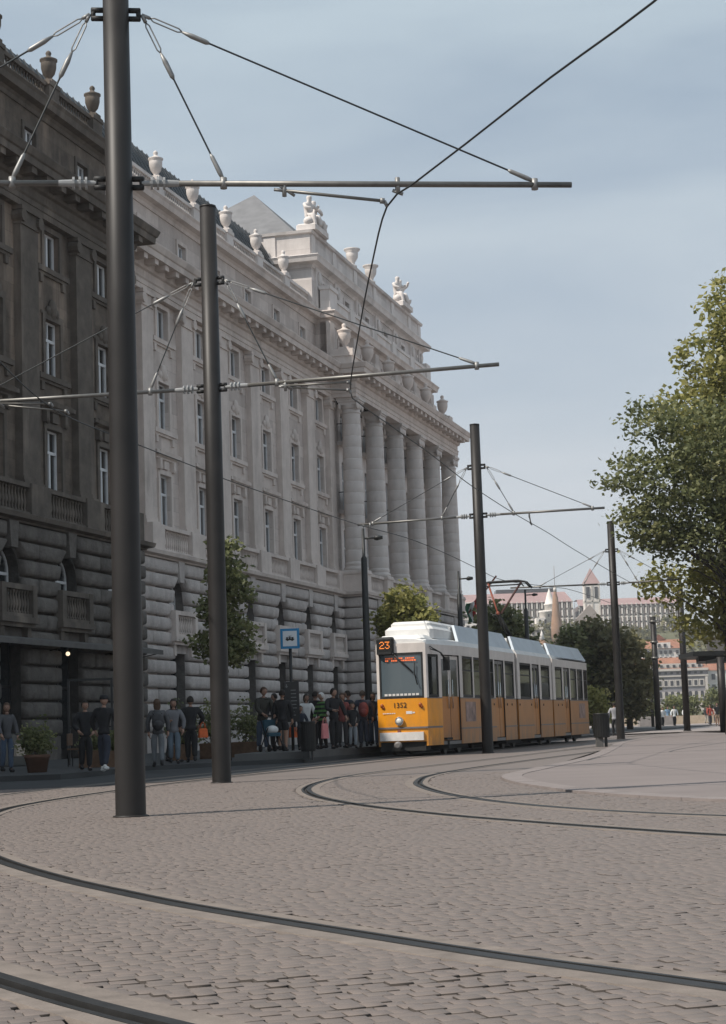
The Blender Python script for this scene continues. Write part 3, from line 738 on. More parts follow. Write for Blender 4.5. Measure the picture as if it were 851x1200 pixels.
ENT = [(-.6, 19.6), (.04, 19.6), (.04, 19.82), (.08, 19.83), (.08, 20.02), (.14, 20.08), (.05, 20.12), (.05, 20.45), (.16, 20.5), (.2, 20.6), (.22, 20.82), (.78, 20.83), (.8, 21.08), (.86, 21.12), (.95, 21.34), (.95, 21.38), (-.6, 21.5)]
split_sweep('entablature', ENT, P_ent)
def modillions(path, mat, step=1.19):
    mb = MB()
    for (u0, w0), (u1, w1) in zip(path[:-1], path[1:]):
        Ln = math.hypot(u1-u0, w1-w0)
        if Ln < 1.0: continue
        n = max(1, round(Ln/step)); d = ((u1-u0)/Ln, (w1-w0)/Ln); nn = (-d[1], d[0])
        for i in range(n):
            t = (i+.5)*Ln/n; c = (u0+d[0]*t, w0+d[1]*t); q = []
            for a, b in ((-.2, .2), (.2, .2), (.2, .7), (-.2, .7)): q.append((c[0]+d[0]*a+nn[0]*b, -(c[1]+d[1]*a+nn[1]*b)))
            mb.prism(q, 20.6, 20.825)
    return tag(part(mb, 'modillion_row', mat), kind='stuff')
modillions([(-26, WL+.26), (UL, WL+.26)], M['soot_plain']); modillions([(UL, .26), (UR-.2, .26)], SP); modillions(P_ent[3:6], SP); modillions([(UE, PW), (UE, -8)], SP)
split_sweep('blocking_course', [(-.9, 21.3), (.0, 21.3), (.0, 21.62), (-.04, 21.64), (-.04, 21.98), (.03, 22.0), (.03, 22.1), (-.3, 22.12)], [(u, w-.1) for u, w in P_ent[:-2]]+[(UE-.15, PW+.42), (UE-.15, -18)])
bl = MB()
for uc in mid: baluster_run(bl, uc-1.25, uc+1.25, .17, 21.64, 21.98, .2, .07, 5)
tag(part(bl, 'baluster_row', SP), kind='stuff')
bl = MB()
for uc in left: baluster_run(bl, uc-1.25, uc+1.25, WL+.17, 21.64, 21.98, .2, .07, 5)
tag(part(bl, 'baluster_row', M['soot_plain']), kind='stuff')
ATT = [(-.4, 24.15), (.06, 24.15), (.1, 24.3), (.18, 24.4), (.45, 24.45), (.5, 24.68), (.58, 24.8), (.56, 24.85), (-.8, 24.95)]
split_sweep('attic_cornice', ATT, P_att)
# attic of the portico wing
f = MB()
for uc in pc:
    a, b = uc-2.53, uc+2.53
    f.b(a, uc-.5, -.5, 0, 21.3, 24.5); f.b(uc+.5, b, -.5, 0, 21.3, 24.5); f.b(uc-.5, uc+.5, -.5, -.002, 21.3, 22.25); f.b(uc-.5, uc+.5, -.5, -.002, 23.45, 24.5)
    window('attic', uc, -.25, 22.25); part(surround(uc, .5, 0, 22.25, 23.45, .18, .06), 'window_surround', SP)
f.b(UR+.77, cu[0], -6, 0, 21.3, 24.5); f.b(cu[5], UE-.32, -18, 0, 21.3, 24.5)
part(f, 'attic_wall', S)
for u in cu:                               # urns on pedestals over the columns
    p = MB(); p.b(u-.5, u+.5, .2, PW+.35, 21.95, 22.5); p.b(u-.45, u+.45, 0, .25, 22.0, 24.2); part(p, 'pedestal', SP)
    o = inst(URN_ME['stone_plain'], 'urn', BLD, (u, -PW+.25, 22.5), scale=(.85, .85, 1.12))
# parapets, urns
px = [mid[0]-2.33]+[mid[0]+2.425+4.75*k for k in range(5)]+[UR+.2]
parapet(px[:-1], -1.05, M['stone_up_plain'], 'stone_up_plain')
balustrade(px[-2]+.45, UR+.6, -1.05, 24.85, 25.95, M['stone_up_plain'], 'parapet_balustrade', .13)
lx = [UL-.58]+[u-2.375 for u in left]
parapet(lx[::-1], WL-1.05, M['soot_plain'], 'soot_plain')
f = MB(); f.b(-56, lx[-1]-.4, WL-1.3, WL-.9, 24.85, 25.9); part(f, 'parapet_pier', M['soot_plain'])
f = MB(); f.b(UR+.7, UR+2.3, -.45, .12, 24.85, 26.35); f.b(UR+.62, UR+2.38, -.5, .2, 26.2, 26.42); f.b(UR+.62, UR+2.38, -.5, .2, 24.85, 25.1); part(f, 'parapet_pier', M['stone_up_plain'])
f = MB(); f.b(UR+2.3, UE-1.6, -.35, .0, 24.85, 25.75); f.b(UR+2.3, UE-1.6, -.4, .08, 25.75, 25.95)
for u in cu[1:-1]: f.b(u-.5, u+.5, -.42, .14, 24.86, 25.98)
part(f, 'parapet', M['stone_up_plain'])
f = MB(); f.b(UE-1.6, UE-.4, -.45, .12, 24.85, 26.3); part(f, 'parapet_pier', M['stone_up_plain'])
# ---- upper block on the portico wing
UB0, UB1, UBW = 27.5, 54.7, -.7
uw = [30.1+4.7*k for k in range(6)]
f = MB(); e0 = UB0
for uc in uw:
    f.b(e0, uc-.5, UBW-.5, UBW, 24.8, 27.6); e0 = uc+.5
    f.b(uc-.5, uc+.5, UBW-.5, UBW-.002, 24.8, 25.75); f.b(uc-.5, uc+.5, UBW-.5, UBW-.002, 26.9, 27.6)
    window('upper', uc, UBW-.2, 25.75); part(surround(uc, .5, UBW, 25.75, 26.9, .16, .06), 'window_surround', M['stone_up_plain'])
f.b(e0, UB1, UBW-.5, UBW, 24.8, 27.6); f.b(UB0, UB0+.5, -13, UBW-.5, 24.8, 27.6); f.b(UB1-.5, UB1, -13, UBW-.5, 24.8, 27.6)
part(f, 'upper_wall', M['stone_up'])
for u in [UB0+.95]+[a+2.35 for a in uw[:-1]]+[UB1-.95]:
    p = MB(); p.b(u-.42, u+.42, UBW, UBW+.14, 24.9, 27.5); p.ball((u, -UBW-.2, 26.9), .22, .14, .4, 8, 6); part(p, 'pilaster', M['stone_up_plain'])
PU = [(UB0, -13), (UB0, UBW), (UB1, UBW), (UB1, -13)]
part(MB().sweep([(-.4, 27.4), (.06, 27.4), (.1, 27.52), (.2, 27.6), (.5, 27.66), (.55, 27.86), (.62, 28.0), (.6, 28.04), (-.5, 28.15)], PU), 'upper_cornice', M['stone_up_plain'])
part(MB().sweep([(-.45, 28.05), (-.05, 28.05), (-.05, 29.42), (.1, 29.46), (.14, 29.62), (-.45, 29.66)], PU), 'upper_parapet', M['stone_up'])
for u in [UB0+.5]+[a+2.35 for a in uw[:-1]]+[UB1-.5]:
    part(MB().b(u-.35, u+.35, UBW-.1, UBW+.03, 28.1, 29.42), 'parapet_pier', M['stone_up_plain'])
for q in (-3.2, -6.5, -9.8): part(MB().b(UB0-.03, UB0+.1, q-.35, q+.35, 28.1, 29.42), 'parapet_pier', M['stone_up_plain'])
VASE = MB().lathe([(.34, 0), (.34, .1), (.18, .18), (.2, .3), (.42, .6), (.46, .9), (.42, .95), (.6, 1.1), (.62, 1.18), (.5, 1.2)], 14).mesh('urn', M['stone_up_plain'])
for u in (37.1, 41.6): inst(VASE, 'urn', BLD, (u, -UBW+.15, 29.66), scale=(.85, .85, 1.0))
# ---- roofs
R_ = MB()
R_.add([(-56, 1.5, 25.0), (UR, 1.5, 25.0), (UR, 3.7, 29.15), (-56, 3.7, 29.15), (-56, 9, 30.4), (UR, 9, 30.4), (UR, 16, 25), (-56, 16, 25)], [(0, 1, 2, 3), (3, 2, 5, 4), (4, 5, 6, 7), (1, 6, 5, 2), (0, 3, 4, 7)])
roof = part(R_, 'roof', M['slate'])
sm = MB()
for u in np.arange(-30, UR, .62): sm.add([(u, 1.49, 25.02), (u+.03, 1.49, 25.02), (u+.03, 3.68, 29.16), (u, 3.68, 29.16), (u, 1.45, 25.04), (u+.03, 1.45, 25.04), (u+.03, 3.64, 29.18), (u, 3.64, 29.18)], [(0, 3, 7, 4), (1, 5, 6, 2), (4, 7, 6, 5)])
tag(sm.build('roof_seams', M['slate'], roof), kind='stuff')
for u in (-7.6, 4.7, 17.5):                # pale fire walls running up the slope
    fm = MB(); P = [(1.32, 25.0), (3.55, 29.2), (3.95, 29.35), (3.95, 28.6), (1.9, 25.0)]
    fm.add([(u, y, z) for y, z in P]+[(u+.55, y, z) for y, z in P], [(0, 1, 2, 3, 4), (9, 8, 7, 6, 5)]+[(i, (i+1) % 5, 5+(i+1) % 5, 5+i) for i in range(5)]); fm.build('fire_wall', M['stone_up_plain'], roof) if u < 0 else None
H_ = MB(); a = [(28.9, 1.6, 29.5), (28.9, 12.4, 29.5), (53.3, 12.4, 29.5), (53.3, 1.6, 29.5), (36.4, 7, 34.85), (46.0, 7, 34.85)]
H_.add(a, [(0, 4, 1), (1, 4, 5, 2), (2, 5, 3), (3, 5, 4, 0)]); H_.b(28.0, 54.2, -13, -1.2, 29.4, 29.5)
part(H_, 'hip_roof', M['slate_light'])
f = MB(); f.b(UB0+.5, UB1-.5, -13.4, -12.9, 24.8, 29.6); f.b(-56, UE-.2, -18.4, -18, .1, 24.9); f.b(-56, -55.6, -18, -1, .1, 24.9); part(f, 'rear_wall', S)
f = MB(); f.b(-55, UE-1, -2.6, -2.4, .1, 24.0); f.b(UR+1, UE-1, -2.6, -2.4, 24.0, 28.0); part(f, 'inner_wall', M['dark_in'])
f = MB(); f.b(-56, UE-.5, -18, -1.0, 24.6, 24.75); part(f, 'attic_floor', M['dark_in'])
# ---- ground-floor doors and shop glass behind the openings
for uc in mid+pc:
    w = .02 if uc in mid else BW-.45
    d = MB(); d.b(uc-.84, uc-.72, w-.1, w, .12, 4.25); d.b(uc+.72, uc+.84, w-.1, w, .12, 4.25); d.b(uc-.72, uc+.72, w-.1, w, 4.1, 4.25); d.b(uc-.05, uc+.05, w-.1, w+.01, .12, 3.1); d.b(uc-.72, uc+.72, w-.1, w+.01, 3.1, 3.25); d.b(uc-.72, uc+.72, w-.1, w+.005, .12, .9)
    o = part(d, 'door', M['iron']); MB().b(uc-.72, uc+.72, w-.07, w-.05, .9, 4.1).build('pane', M['pane'], o)
for uc in left:
    w = WL+.05
    d = MB(); d.b(uc-.95, uc-.87, w-.08, w, .12, 4.25); d.b(uc+.87, uc+.95, w-.08, w, .12, 4.25); d.b(uc-.87, uc+.87, w-.08, w, 4.15, 4.25); d.b(uc-.04, uc+.04, w-.08, w, .12, 4.15); d.b(uc-.87, uc+.87, w-.08, w, 2.6, 2.7); d.b(uc-.87, uc+.87, w-.08, w, .12, .5)
    o = part(d, 'shop_window', M['iron']); MB().b(uc-.87, uc+.87, w-.05, w-.03, .5, 4.15).build('pane', M['pane'], o)
# ================================================================== TRAM (frame: x from the front backwards, y to its own right-hand far side, z up)
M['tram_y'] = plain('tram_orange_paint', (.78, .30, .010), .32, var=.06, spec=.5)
M['tram_shaded'] = plain('tram_orange_shaded', (.43, .165, .030), .38, var=.10, scale=1.2, spec=.45)  # same orange as the front, darkened to paint in the shaded side
M['tram_door_shaded'] = plain('tram_door_orange_shaded', (.47, .16, .010), .35, var=.06)  # same orange deepened, the shade of the door recess painted in
M['tram_w'] = plain('tram_cream_paint', (.66, .60, .56), .38, var=.06)
M['tram_roof'] = plain('tram_roof_white', (.70, .69, .67), .5, var=.07)
M['tram_fair'] = plain('tram_roof_panel', (.50, .545, .58), .45, var=.10, scale=1.3)
for k_ in ('tram_y', 'tram_shaded', 'tram_door_shaded', 'tram_w'):       # road dirt on the skirts and rain streaks
    t_ = M[k_].node_tree; p_ = t_.nodes['Principled BSDF']; src_ = p_.inputs['Base Color'].links[0].from_socket
    z_ = nd(t_, 'ShaderNodeSeparateXYZ'); t_.links.new(pos_vec(t_), z_.inputs[0]); ns_ = noise(t_, pos_vec(t_, 0, (3, 3, .8)), 1.5, 5, .65)
    a_ = nd(t_, 'ShaderNodeMath', operation='MULTIPLY'); t_.links.new(_mr(t_, z_.outputs[2], .35, 1.1, 1.0, .18), a_.inputs[0]); t_.links.new(_mr(t_, ns_, .35, .7, .1, .8), a_.inputs[1])
    t_.links.new(mixc(t_, a_.outputs[0], src_, (.14, .10, .07)), p_.inputs['Base Color'])
M['tram_dark'] = plain('underframe', (.02, .02, .02), .85)
M['rubber'] = plain('black_rubber', (.018, .018, .018), .6)
M['trim'] = plain('tram_trim', (.16, .15, .145), .45)
M['bump_w'] = plain('bumper_white', (.66, .63, .60), .5, var=.1, scale=6)
M['chrome'] = plain('chrome', (.75, .75, .74), .15, metal=1.0, var=.03)
M['lampglass'] = plain('headlight_glass', (.75, .74, .70), .12, spec=.8)
M['amber'] = plain('amber_lens', (.30, .07, .01), .3)
M['windscreen'] = glass('windscreen', (.085, .11, .125), .06)
M['tram_glass'] = glass('tram_window_glass', (.014, .017, .018), .05)
for n_ in M['tram_glass'].node_tree.nodes:
    if n_.type == 'BSDF_PRINCIPLED': n_.inputs['Specular IOR Level'].default_value = .38
M['led'] = emit('led_orange', (1.0, .29, .05), .42)
M['led2'] = emit('led_red', (1.0, .20, .06), .2)
M['wire_red'] = plain('orange_red_paint', (.23, .065, .038), .6)
TR = empty('tram', 'yellow and cream articulated tram number 1352 on route 23', 'tram', loc=(.949, 53.34, 0), rz=math.atan2(.9588, .284))
SIDE = [(0, .74), (.18, .80), (2.6, 1.15), (24.8, 1.15), (25.85, .95)]
def sy(s): return float(np.interp(s, [a for a, b in SIDE], [b for a, b in SIDE]))
def slab(mb, s0, s1, z0, z1, o=0.0, t=.06, m=0, side=-1, lean=0.0):
    """panel following the side between s0 and s1, o = proud of the skin"""
    ks = [s0]+[a for a, b in SIDE if s0 < a < s1]+[s1]
    for a, b in zip(ks[:-1], ks[1:]):
        ya, yb = sy(a+1e-6)+o, sy(b-1e-6)+o
        mb.prism([(a, side*ya), (b, side*yb), (b, side*(yb-t)), (a, side*(ya-t))], z0, z1, m)
    return mb
CARS = [(0.0, 10.42, [(.1, .86), (2.76, 4.11), (4.25, 5.55), (5.72, 7.08), (8.80, 10.2)], [(1.06, 2.48), (7.22, 8.62)]),
        (10.78, 16.95, [(11.2, 13.1), (14.95, 16.6)], [(13.32, 14.62)]),
        (17.22, 25.85, [(17.7, 19.15), (20.9, 22.3), (22.45, 23.7), (23.9, 25.3)], [(19.4, 20.7)])]
ZW = 1.68
for ci, (a, b, wins, doors) in enumerate(CARS):
    panels = []; cream = MB()
    for side in (-1, 1):
        cuts = sorted(doors); s = a
        for d0, d1 in cuts+[(b, None)]:
            front = ci == 0 and s < 2
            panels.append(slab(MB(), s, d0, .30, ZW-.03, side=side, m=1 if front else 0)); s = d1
        # cream band: pillars between openings
        ops = sorted(wins+doors); s = a
        for w0, w1 in ops+[(b, None)]:
            if w0-s > .02: slab(cream, s, w0, ZW, 2.93, side=side)
            s = w1
        slab(cream, a, b, 2.93, 3.22, .004, side=side)
    cb = cream.build('car_body', M['tram_w'], TR)
    for q in panels: q.build('body_panel', [M['tram_shaded'], M['tram_y']], cb)
    # trims
    tb = MB(); s = a
    for d0, d1 in sorted(doors)+[(b, None)]:
        if not (ci == 0 and s < 1): slab(tb, s, d0, .735, .775, .012, .02)
        slab(tb, s, d0, ZW-.028, ZW-.002, .008, .03); s = d1
    tb.build('side_trim', M['trim'], cb)
    sk = MB(); slab(sk, a+.02, b-.02, 3.22, 3.27, -.04, .08); slab(sk, a+.02, b-.02, 3.22, 3.27, -.04, .08, side=1)
    sk.build('gutter', M['tram_dark'], cb)
    # roof: cambered shell
    rf = MB(); ks = [a]+[q for q in (.18, .9, 2.6) if a < q < b]+[b]
    vs = []; prof = [(-1, 3.22), (-.93, 3.36), (-.6, 3.45), (0, 3.49), (.6, 3.45), (.93, 3.36), (1, 3.22)]
    for s in ks:
        drop = .12 if s == 0 else 0
        for q, z in prof: vs.append((s, q*sy(s), z-drop*(z-3.22)*3))
    n = len(prof); fs = [(i*n+j, (i+1)*n+j, (i+1)*n+j+1, i*n+j+1) for i in range(len(ks)-1) for j in range(n-1)]+[tuple(range(n)), tuple(range((len(ks)-1)*n+n-1, (len(ks)-1)*n-1, -1))]
    rf.add(vs, fs); rf.build('roof', M['tram_roof'], cb)
    for side in (-1,):
        for w0, w1 in wins:
            fr = MB(); slab(fr, w0, w1, ZW+.01, ZW+.08, -.012, .05); slab(fr, w0, w1, 2.86, 2.925, -.012, .05); slab(fr, w0, w0+.06, ZW+.08, 2.86, -.012, .05); slab(fr, w1-.06, w1, ZW+.08, 2.86, -.012, .05)
            if w1-w0 > 1: slab(fr, w0+.06, w1-.06, 2.48, 2.52, -.016, .04)
            o = fr.build('window', M['rubber'], cb)
            p = MB(); slab(p, w0+.06, w1-.06, ZW+.08, 2.86, -.03, .01); p.build('pane', M['tram_glass'], o)
        for d0, d1 in doors:
            dm = .5*(d0+d1)
            for e0, e1 in ((d0, dm), (dm, d1)):
                df = MB(); slab(df, e0+.02, e1-.02, .42, 1.70, -.045, .04); slab(df, e0+.02, e0+.10, 1.70, 2.9, -.045, .04, 1); slab(df, e1-.10, e1-.02, 1.70, 2.9, -.045, .04, 1); slab(df, e0+.10, e1-.10, 2.8, 2.9, -.045, .04, 1)
                slab(df, e0+.06, e1-.06, .55, .58, -.038, .02, 0)
                o = df.build('door', [M['tram_door_shaded'], M['tram_w'] if ci == 0 and d0 < 2 else M['trim']], cb)
                p = MB(); slab(p, e0+.10, e1-.10, 1.70, 2.8, -.055, .01); p.build('pane', M['tram_glass'], o)
                h = MB(); q = e1-.16 if e0 == d0 else e0+.16; h.tube([(q, -(sy(q)-.02), 1.35), (q, -(sy(q)-.02), 2.2)], .014, 6); h.build('door_handle', M['chrome'], o)
            st = MB(); slab(st, d0, d1, .30, .40, -.02, .3); st.build('door_step', M['trim'], cb)
            g = MB(); slab(g, d0, d0+.02, .4, 2.93, -.01, .08); slab(g, d1-.02, d1, .4, 2.93, -.01, .08); slab(g, dm-.018, dm+.018, .42, 2.9, -.05, .03); g.build('door_seal', M['rubber'], cb)
    # underframe, bogies
    uf = MB(); uf.box(a+.05, b-.1, -.68, .68, .30, .42); uf.build('underframe', M['tram_dark'], cb)
    ic = MB(); ic.box(a+1.6, b-.3, .2, .25, .5, 2.9); ic.box(a+1.2, b-.2, -1.0, 1.0, .44, .5); ic.build('interior', M['tram_dark'], cb)
for q in (2.6, 10.6, 17.1, 22.6):
    bg_ = MB(); bg_.box(q-1.2, q+1.2, -.98, .98, .18, .40); o = bg_.build('bogie', M['tram_dark'], TR)
    for e in (-.85, .85):
        w = MB()
        for y in (-.74, .74): w.v += [(q+e+.31*math.cos(2*math.pi*i/18), y+d, .33+.31*math.sin(2*math.pi*i/18)) for d in (-.05, .05) for i in range(18)]; k = len(w.v)-36; w.f += [tuple(k+i for i in range(18)), tuple(k+35-i for i in range(18))]+[(k+i, k+(i+1) % 18, k+18+(i+1) % 18, k+18+i) for i in range(18)]; w.m += [0]*20; w.sm += [False]*20
        w.build('wheel', M['rail'], o)
for q in (10.6, 17.08):                    # bellows
    bl_ = MB()
    for i in range(5):
        s = q-.15+i*.07; bl_.box(s, s+.045, -1.08+.04*(i % 2), 1.08-.04*(i % 2), .36, 3.25)
    bl_.build('bellows', M['rubber'], TR)
# roof equipment
for a, b, z1 in ((2.75, 10.38, 3.90), (10.85, 16.9, 3.86), (17.3, 25.1, 3.84)):
    fm = MB(); e = .25
    for side in (-1, 1):
        fm.add([(a, side*1.08, 3.31), (b, side*1.08, 3.31), (b-e, side*.80, z1), (a+e*2.4, side*.80, z1), (a, side*.99, 3.31), (b, side*.99, 3.31), (b-e, side*.72, z1), (a+e*2.4, side*.72, z1)], [(0, 1, 2, 3), (7, 6, 5, 4), (3, 2, 6, 7), (1, 5, 6, 2), (0, 3, 7, 4)])
    fo = fm.build('roof_panel', M['tram_fair'], TR)
    MB().box(a+.5, b-.3, -.7, .7, 3.46, z1-.06).build('roof_box', M['tram_roof'], fo)
ac = MB().bevbox(.95, 3.6, -.74, .74, 3.42, 3.80, .10); ac.bevbox(1.15, 4.9, -.60, .60, 3.79, 3.95, .07)
o = ac.build('air_conditioner', M['tram_roof'], TR)
sl = MB()
for i in range(7): sl.box(1.3+i*.32, 1.5+i*.32, -.5, .5, 3.95, 3.962)
for i in range(0): sl.box(.935, .952, -.5+i*.22, -.36+i*.22, 3.55, 3.75)
sl.build('vent', M['trim'], o)
dome = MB(); dome.bevbox(.05, 1.2, -.70, .70, 3.24, 3.50, .10); dome.build('front_dome', M['tram_roof'], TR)
# front
fr = MB()
P = [(-.02, -.5), (-.05, 0), (-.02, .5)]
ring = [(0.0, -.745), (-.04, -.5), (-.06, 0), (-.04, .5), (0.0, .745)]
def front_band(z0, z1, o=0.0, t=.05, m=0, mb=None, y0=-.745, y1=.745):
    mb = mb or MB(); ys = [y0]+[y for x, y in ring if y0 < y < y1]+[y1]
    xs = [float(np.interp(y, [q[1] for q in ring], [q[0] for q in ring])) for y in ys]
    poly = [(x-o, y) for x, y in zip(xs, ys)]+[(x-o+t, y) for x, y in list(zip(xs, ys))[::-1]]
    return mb.prism(poly, z0, z1, m)
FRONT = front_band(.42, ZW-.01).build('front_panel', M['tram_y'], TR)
hd = front_band(2.99, 3.26); front_band(ZW-.01, 2.99, 0, .05, 0, hd, -.745, -.66); front_band(ZW-.01, 2.99, 0, .05, 0, hd, .66, .745)
hd = hd.build('front_frame', M['tram_w'], TR)
rb = front_band(ZW-.005, ZW+.05, .006, .05, 0, None, -.66, .66); front_band(2.93, 2.99, .006, .05, 0, rb, -.66, .66); front_band(ZW+.05, 2.93, .006, .05, 0, rb, -.66, -.61); front_band(ZW+.05, 2.93, .006, .05, 0, rb, .61, .66)
rb.build('windscreen_seal', M['rubber'], hd)
front_band(ZW+.05, 2.93, -.015, .01, 0, None, -.61, .61).build('windscreen', M['windscreen'], hd)
dsh = MB()
for i in range(9): dsh.box(-.052, -.03, -.52+i*.118, -.52+i*.118+.085, ZW+.07, ZW+.13)
dsh.build('vent_strip', M['bump_w'], hd)
# destination box with the route number 23, dot matrix
DB = MB().bevbox(-.17, .3, .18, .69, 2.96, 3.46, .06).build('route_display', M['rubber'], TR)
MB().box(-.176, -.168, .215, .655, 3.05, 3.38).build('display_glass', M['dark_in'], DB)
D5 = {'2': ['01110', '10001', '00001', '00110', '01000', '10000', '11111'], '3': ['11111', '00010', '00100', '00110', '00001', '10001', '01110']}
led = MB()
for ci, ch in enumerate('23'):
    for r_, row in enumerate(D5[ch]):
        for c_, v in enumerate(row):
            if v == '1':
                y = .565-ci*.165-c_*.028; z = 3.31-r_*.030; led.box(-.182, -.176, y-.0125, y+.0125, z-.0125, z+.0125)
led.build('route_number', M['led'], DB)
dl = MB()                                  # two rows of destination text, too blurred in the photograph to read
random.seed(3)
for row, z in enumerate((2.83, 2.765)):
    y = .45
    while y > -.42:
        w = random.choice((.03, .045, .06)); dl.box(-.068, -.064, y-w, y, z-.02, z+.02) if random.random() < .86 else None
        y -= w+.014
dl.build('destination_text', M['led2'], hd)
wp = MB(); wp.tube([(-.10, .20, 2.96), (-.12, -.05, 2.72), (-.10, -.38, 2.40)], [.03, .026, .018], 6); wp.tube([(-.085, -.42, 2.68), (-.085, -.41, 2.4), (-.085, -.49, 2.05)], .017, 5); wp.ball((-.1, .2, 2.96), .05, n=8, k=5)
wp.build('wiper', M['rubber'], hd)
bar = front_band(.80, .85, .03, .03); slab(bar, .0, 1.0, .80, .85, .012, .03); bar.build('rub_rail', M['trim'], FRONT)
front_band(.46, .70, .06, .06, 0, None, -.62, .69).build('bumper', M['bump_w'], FRONT)
for y in (.60, -.55):
    ind = MB(); ind.ball((-.05, y, 1.47), .04, .055, .065, 10, 6); ind.ball((-.05, y-.04, 1.42), .03, .04, .045, 8, 5); ind.build('indicator', M['amber'], FRONT)
hl = MB(); hl.lathe([(.09, 0), (.125, .02), (.13, .06), (.115, .085)], 16); hl.v = [(-.06-z, .08+y, 1.02+x) for x, y, z in hl.v]; o = hl.build('headlight', M['chrome'], FRONT)
MB().ball((-.135, .08, 1.02), .04, .085, .085, 14, 8).build('lens', M['lampglass'], o)
MB().box(-.085, -.06, .07, .15, .70, .78).build('tow_cover', M['wire_red'], FRONT)
def text3(body, name, size, mat, x, y, z, parent, depth=.003):
    cu_ = bpy.data.curves.new(name, 'FONT'); cu_.body = body; cu_.size = size; cu_.align_x = 'CENTER'; cu_.align_y = 'CENTER'; cu_.extrude = depth
    cu_.materials.append(mat)
    q = bpy.data.objects.new('text', cu_); me = bpy.data.meshes.new_from_object(q); bpy.data.objects.remove(q)
    o = bpy.data.objects.new(name, me); COL.objects.link(o); o.parent = parent
    o.matrix_local = Matrix(((0, 0, -1, x), (-1, 0, 0, y), (0, 1, 0, z), (0, 0, 0, 1))); return o
text3('1352', 'fleet_number', .21, M['rubber'], -.067, .06, 1.47, FRONT)
wl = MB()
for i, (y, w) in enumerate(((.58, .05), (.515, .03), (.47, .07), (.385, .06), (.31, .05), (.245, .04))): wl.box(-.058, -.054, y-w, y, 1.235, 1.262)
wl.box(-.058, -.054, -.30, -.12, 1.22, 1.30); wl.box(-.054, -.05, -.38, -.31, 1.235, 1.275)
wl.build('white_lettering', M['bump_w'], FRONT)
ub = MB(); ub.box(.0, .6, -.66, .70, .16, .44); ub.build('front_underframe', M['tram_dark'], TR)
cpl = MB().tube([(.2, .12, .33), (-.16, .12, .33)], [.07, .07], 12); cpl.lathe([(.09, -.03), (.115, 0), (.115, .05), (.06, .08)], 14); n = 56
vv = cpl.v[-n:]; del cpl.v[-n:]; cpl.v += [(-.16-z, .12+y, .33+x) for x, y, z in vv]; cpl.build('coupler', M['trim'], TR)
mir = MB(); mir.tube([(.25, -.82, 3.15), (-.05, -.98, 3.08), (.35, -1.12, 2.95), (.9, -1.1, 2.80)], .02, 6); mir.tube([(.25, -.82, 3.08), (.5, -1.05, 2.98), (.9, -1.12, 2.72)], .015, 5); mir.bevbox(.78, .86, -1.25, -1.05, 2.45, 2.86, .02); mir.build('mirror', M['rubber'], TR)
rp = MB().bevbox(25.75, 25.89, -.93, .93, .36, ZW, .03); rp.build('rear_panel', M['tram_shaded'], TR); MB().bevbox(25.75, 25.88, -.9, .9, ZW, 3.24, .03).build('rear_frame', M['tram_w'], TR)
ad = MB(); slab(ad, 3.0, 4.35, .95, 1.55, .006, .01); ad.build('faded_poster', plain('faded_poster', (.30, .20, .17), .6, var=.5, scale=3), TR)
ad = MB(); slab(ad, 22.6, 24.0, .95, 1.55, .006, .01); ad.build('faded_poster', bpy.data.materials['faded_poster'], TR)
for s in (6.95, 8.95, 9.7, 11.0, 13.0, 15.2, 18.1, 18.9):
    MB().ball((s, -1.155, 1.48), .045, .02, .045, 8, 4).build('side_lamp', M['rubber'], TR)
# pantograph
pg = empty('pantograph', parent=TR)
b_ = MB().box(14.6, 16.2, -.55, .55, 3.86, 3.96); b_.build('pantograph_frame', M['rubber'], pg)
la = MB(); la.tube([(15.5, 0, 3.95), (13.9, .1, 4.85)], [.07, .05], 8); la.tube([(15.7, .15, 3.95), (14.0, .22, 4.85)], .03, 6); la.build('lower_arm', M['rubber'], pg)
ua = MB(); ua.tube([(13.9, .12, 4.82), (14.7, .62, 5.98)], .035, 6); ua.ball((13.9, .12, 4.84), .07, n=8, k=5); ua.build('upper_arm', M['wire_red'], pg)
ua = MB(); ua.tube([(13.9, -.0, 4.82), (14.7, -.62, 5.98)], .045, 6); ua.build('upper_arm', plain('dark_red_paint', (.07, .03, .025), .6), pg)
hd_ = MB()
for q in (14.5, 14.9): hd_.tube([(q, .98, 5.76), (q, .80, 5.98), (q, .55, 6.03), (q, -.55, 6.03), (q, -.80, 5.98), (q, -.98, 5.76)], .035, 6)
for y in (.55, -.55): hd_.tube([(14.5, y, 6.0), (14.9, y, 6.0)], .03, 6); hd_.tube([(14.5, y*1.2, 5.92), (14.9, y*1.2, 5.85)], .025, 5)
hd_.tube([(14.7, .62, 5.9), (14.7, -.62, 5.9)], .025, 6)
hd_.build('contact_head', M['rubber'], pg)
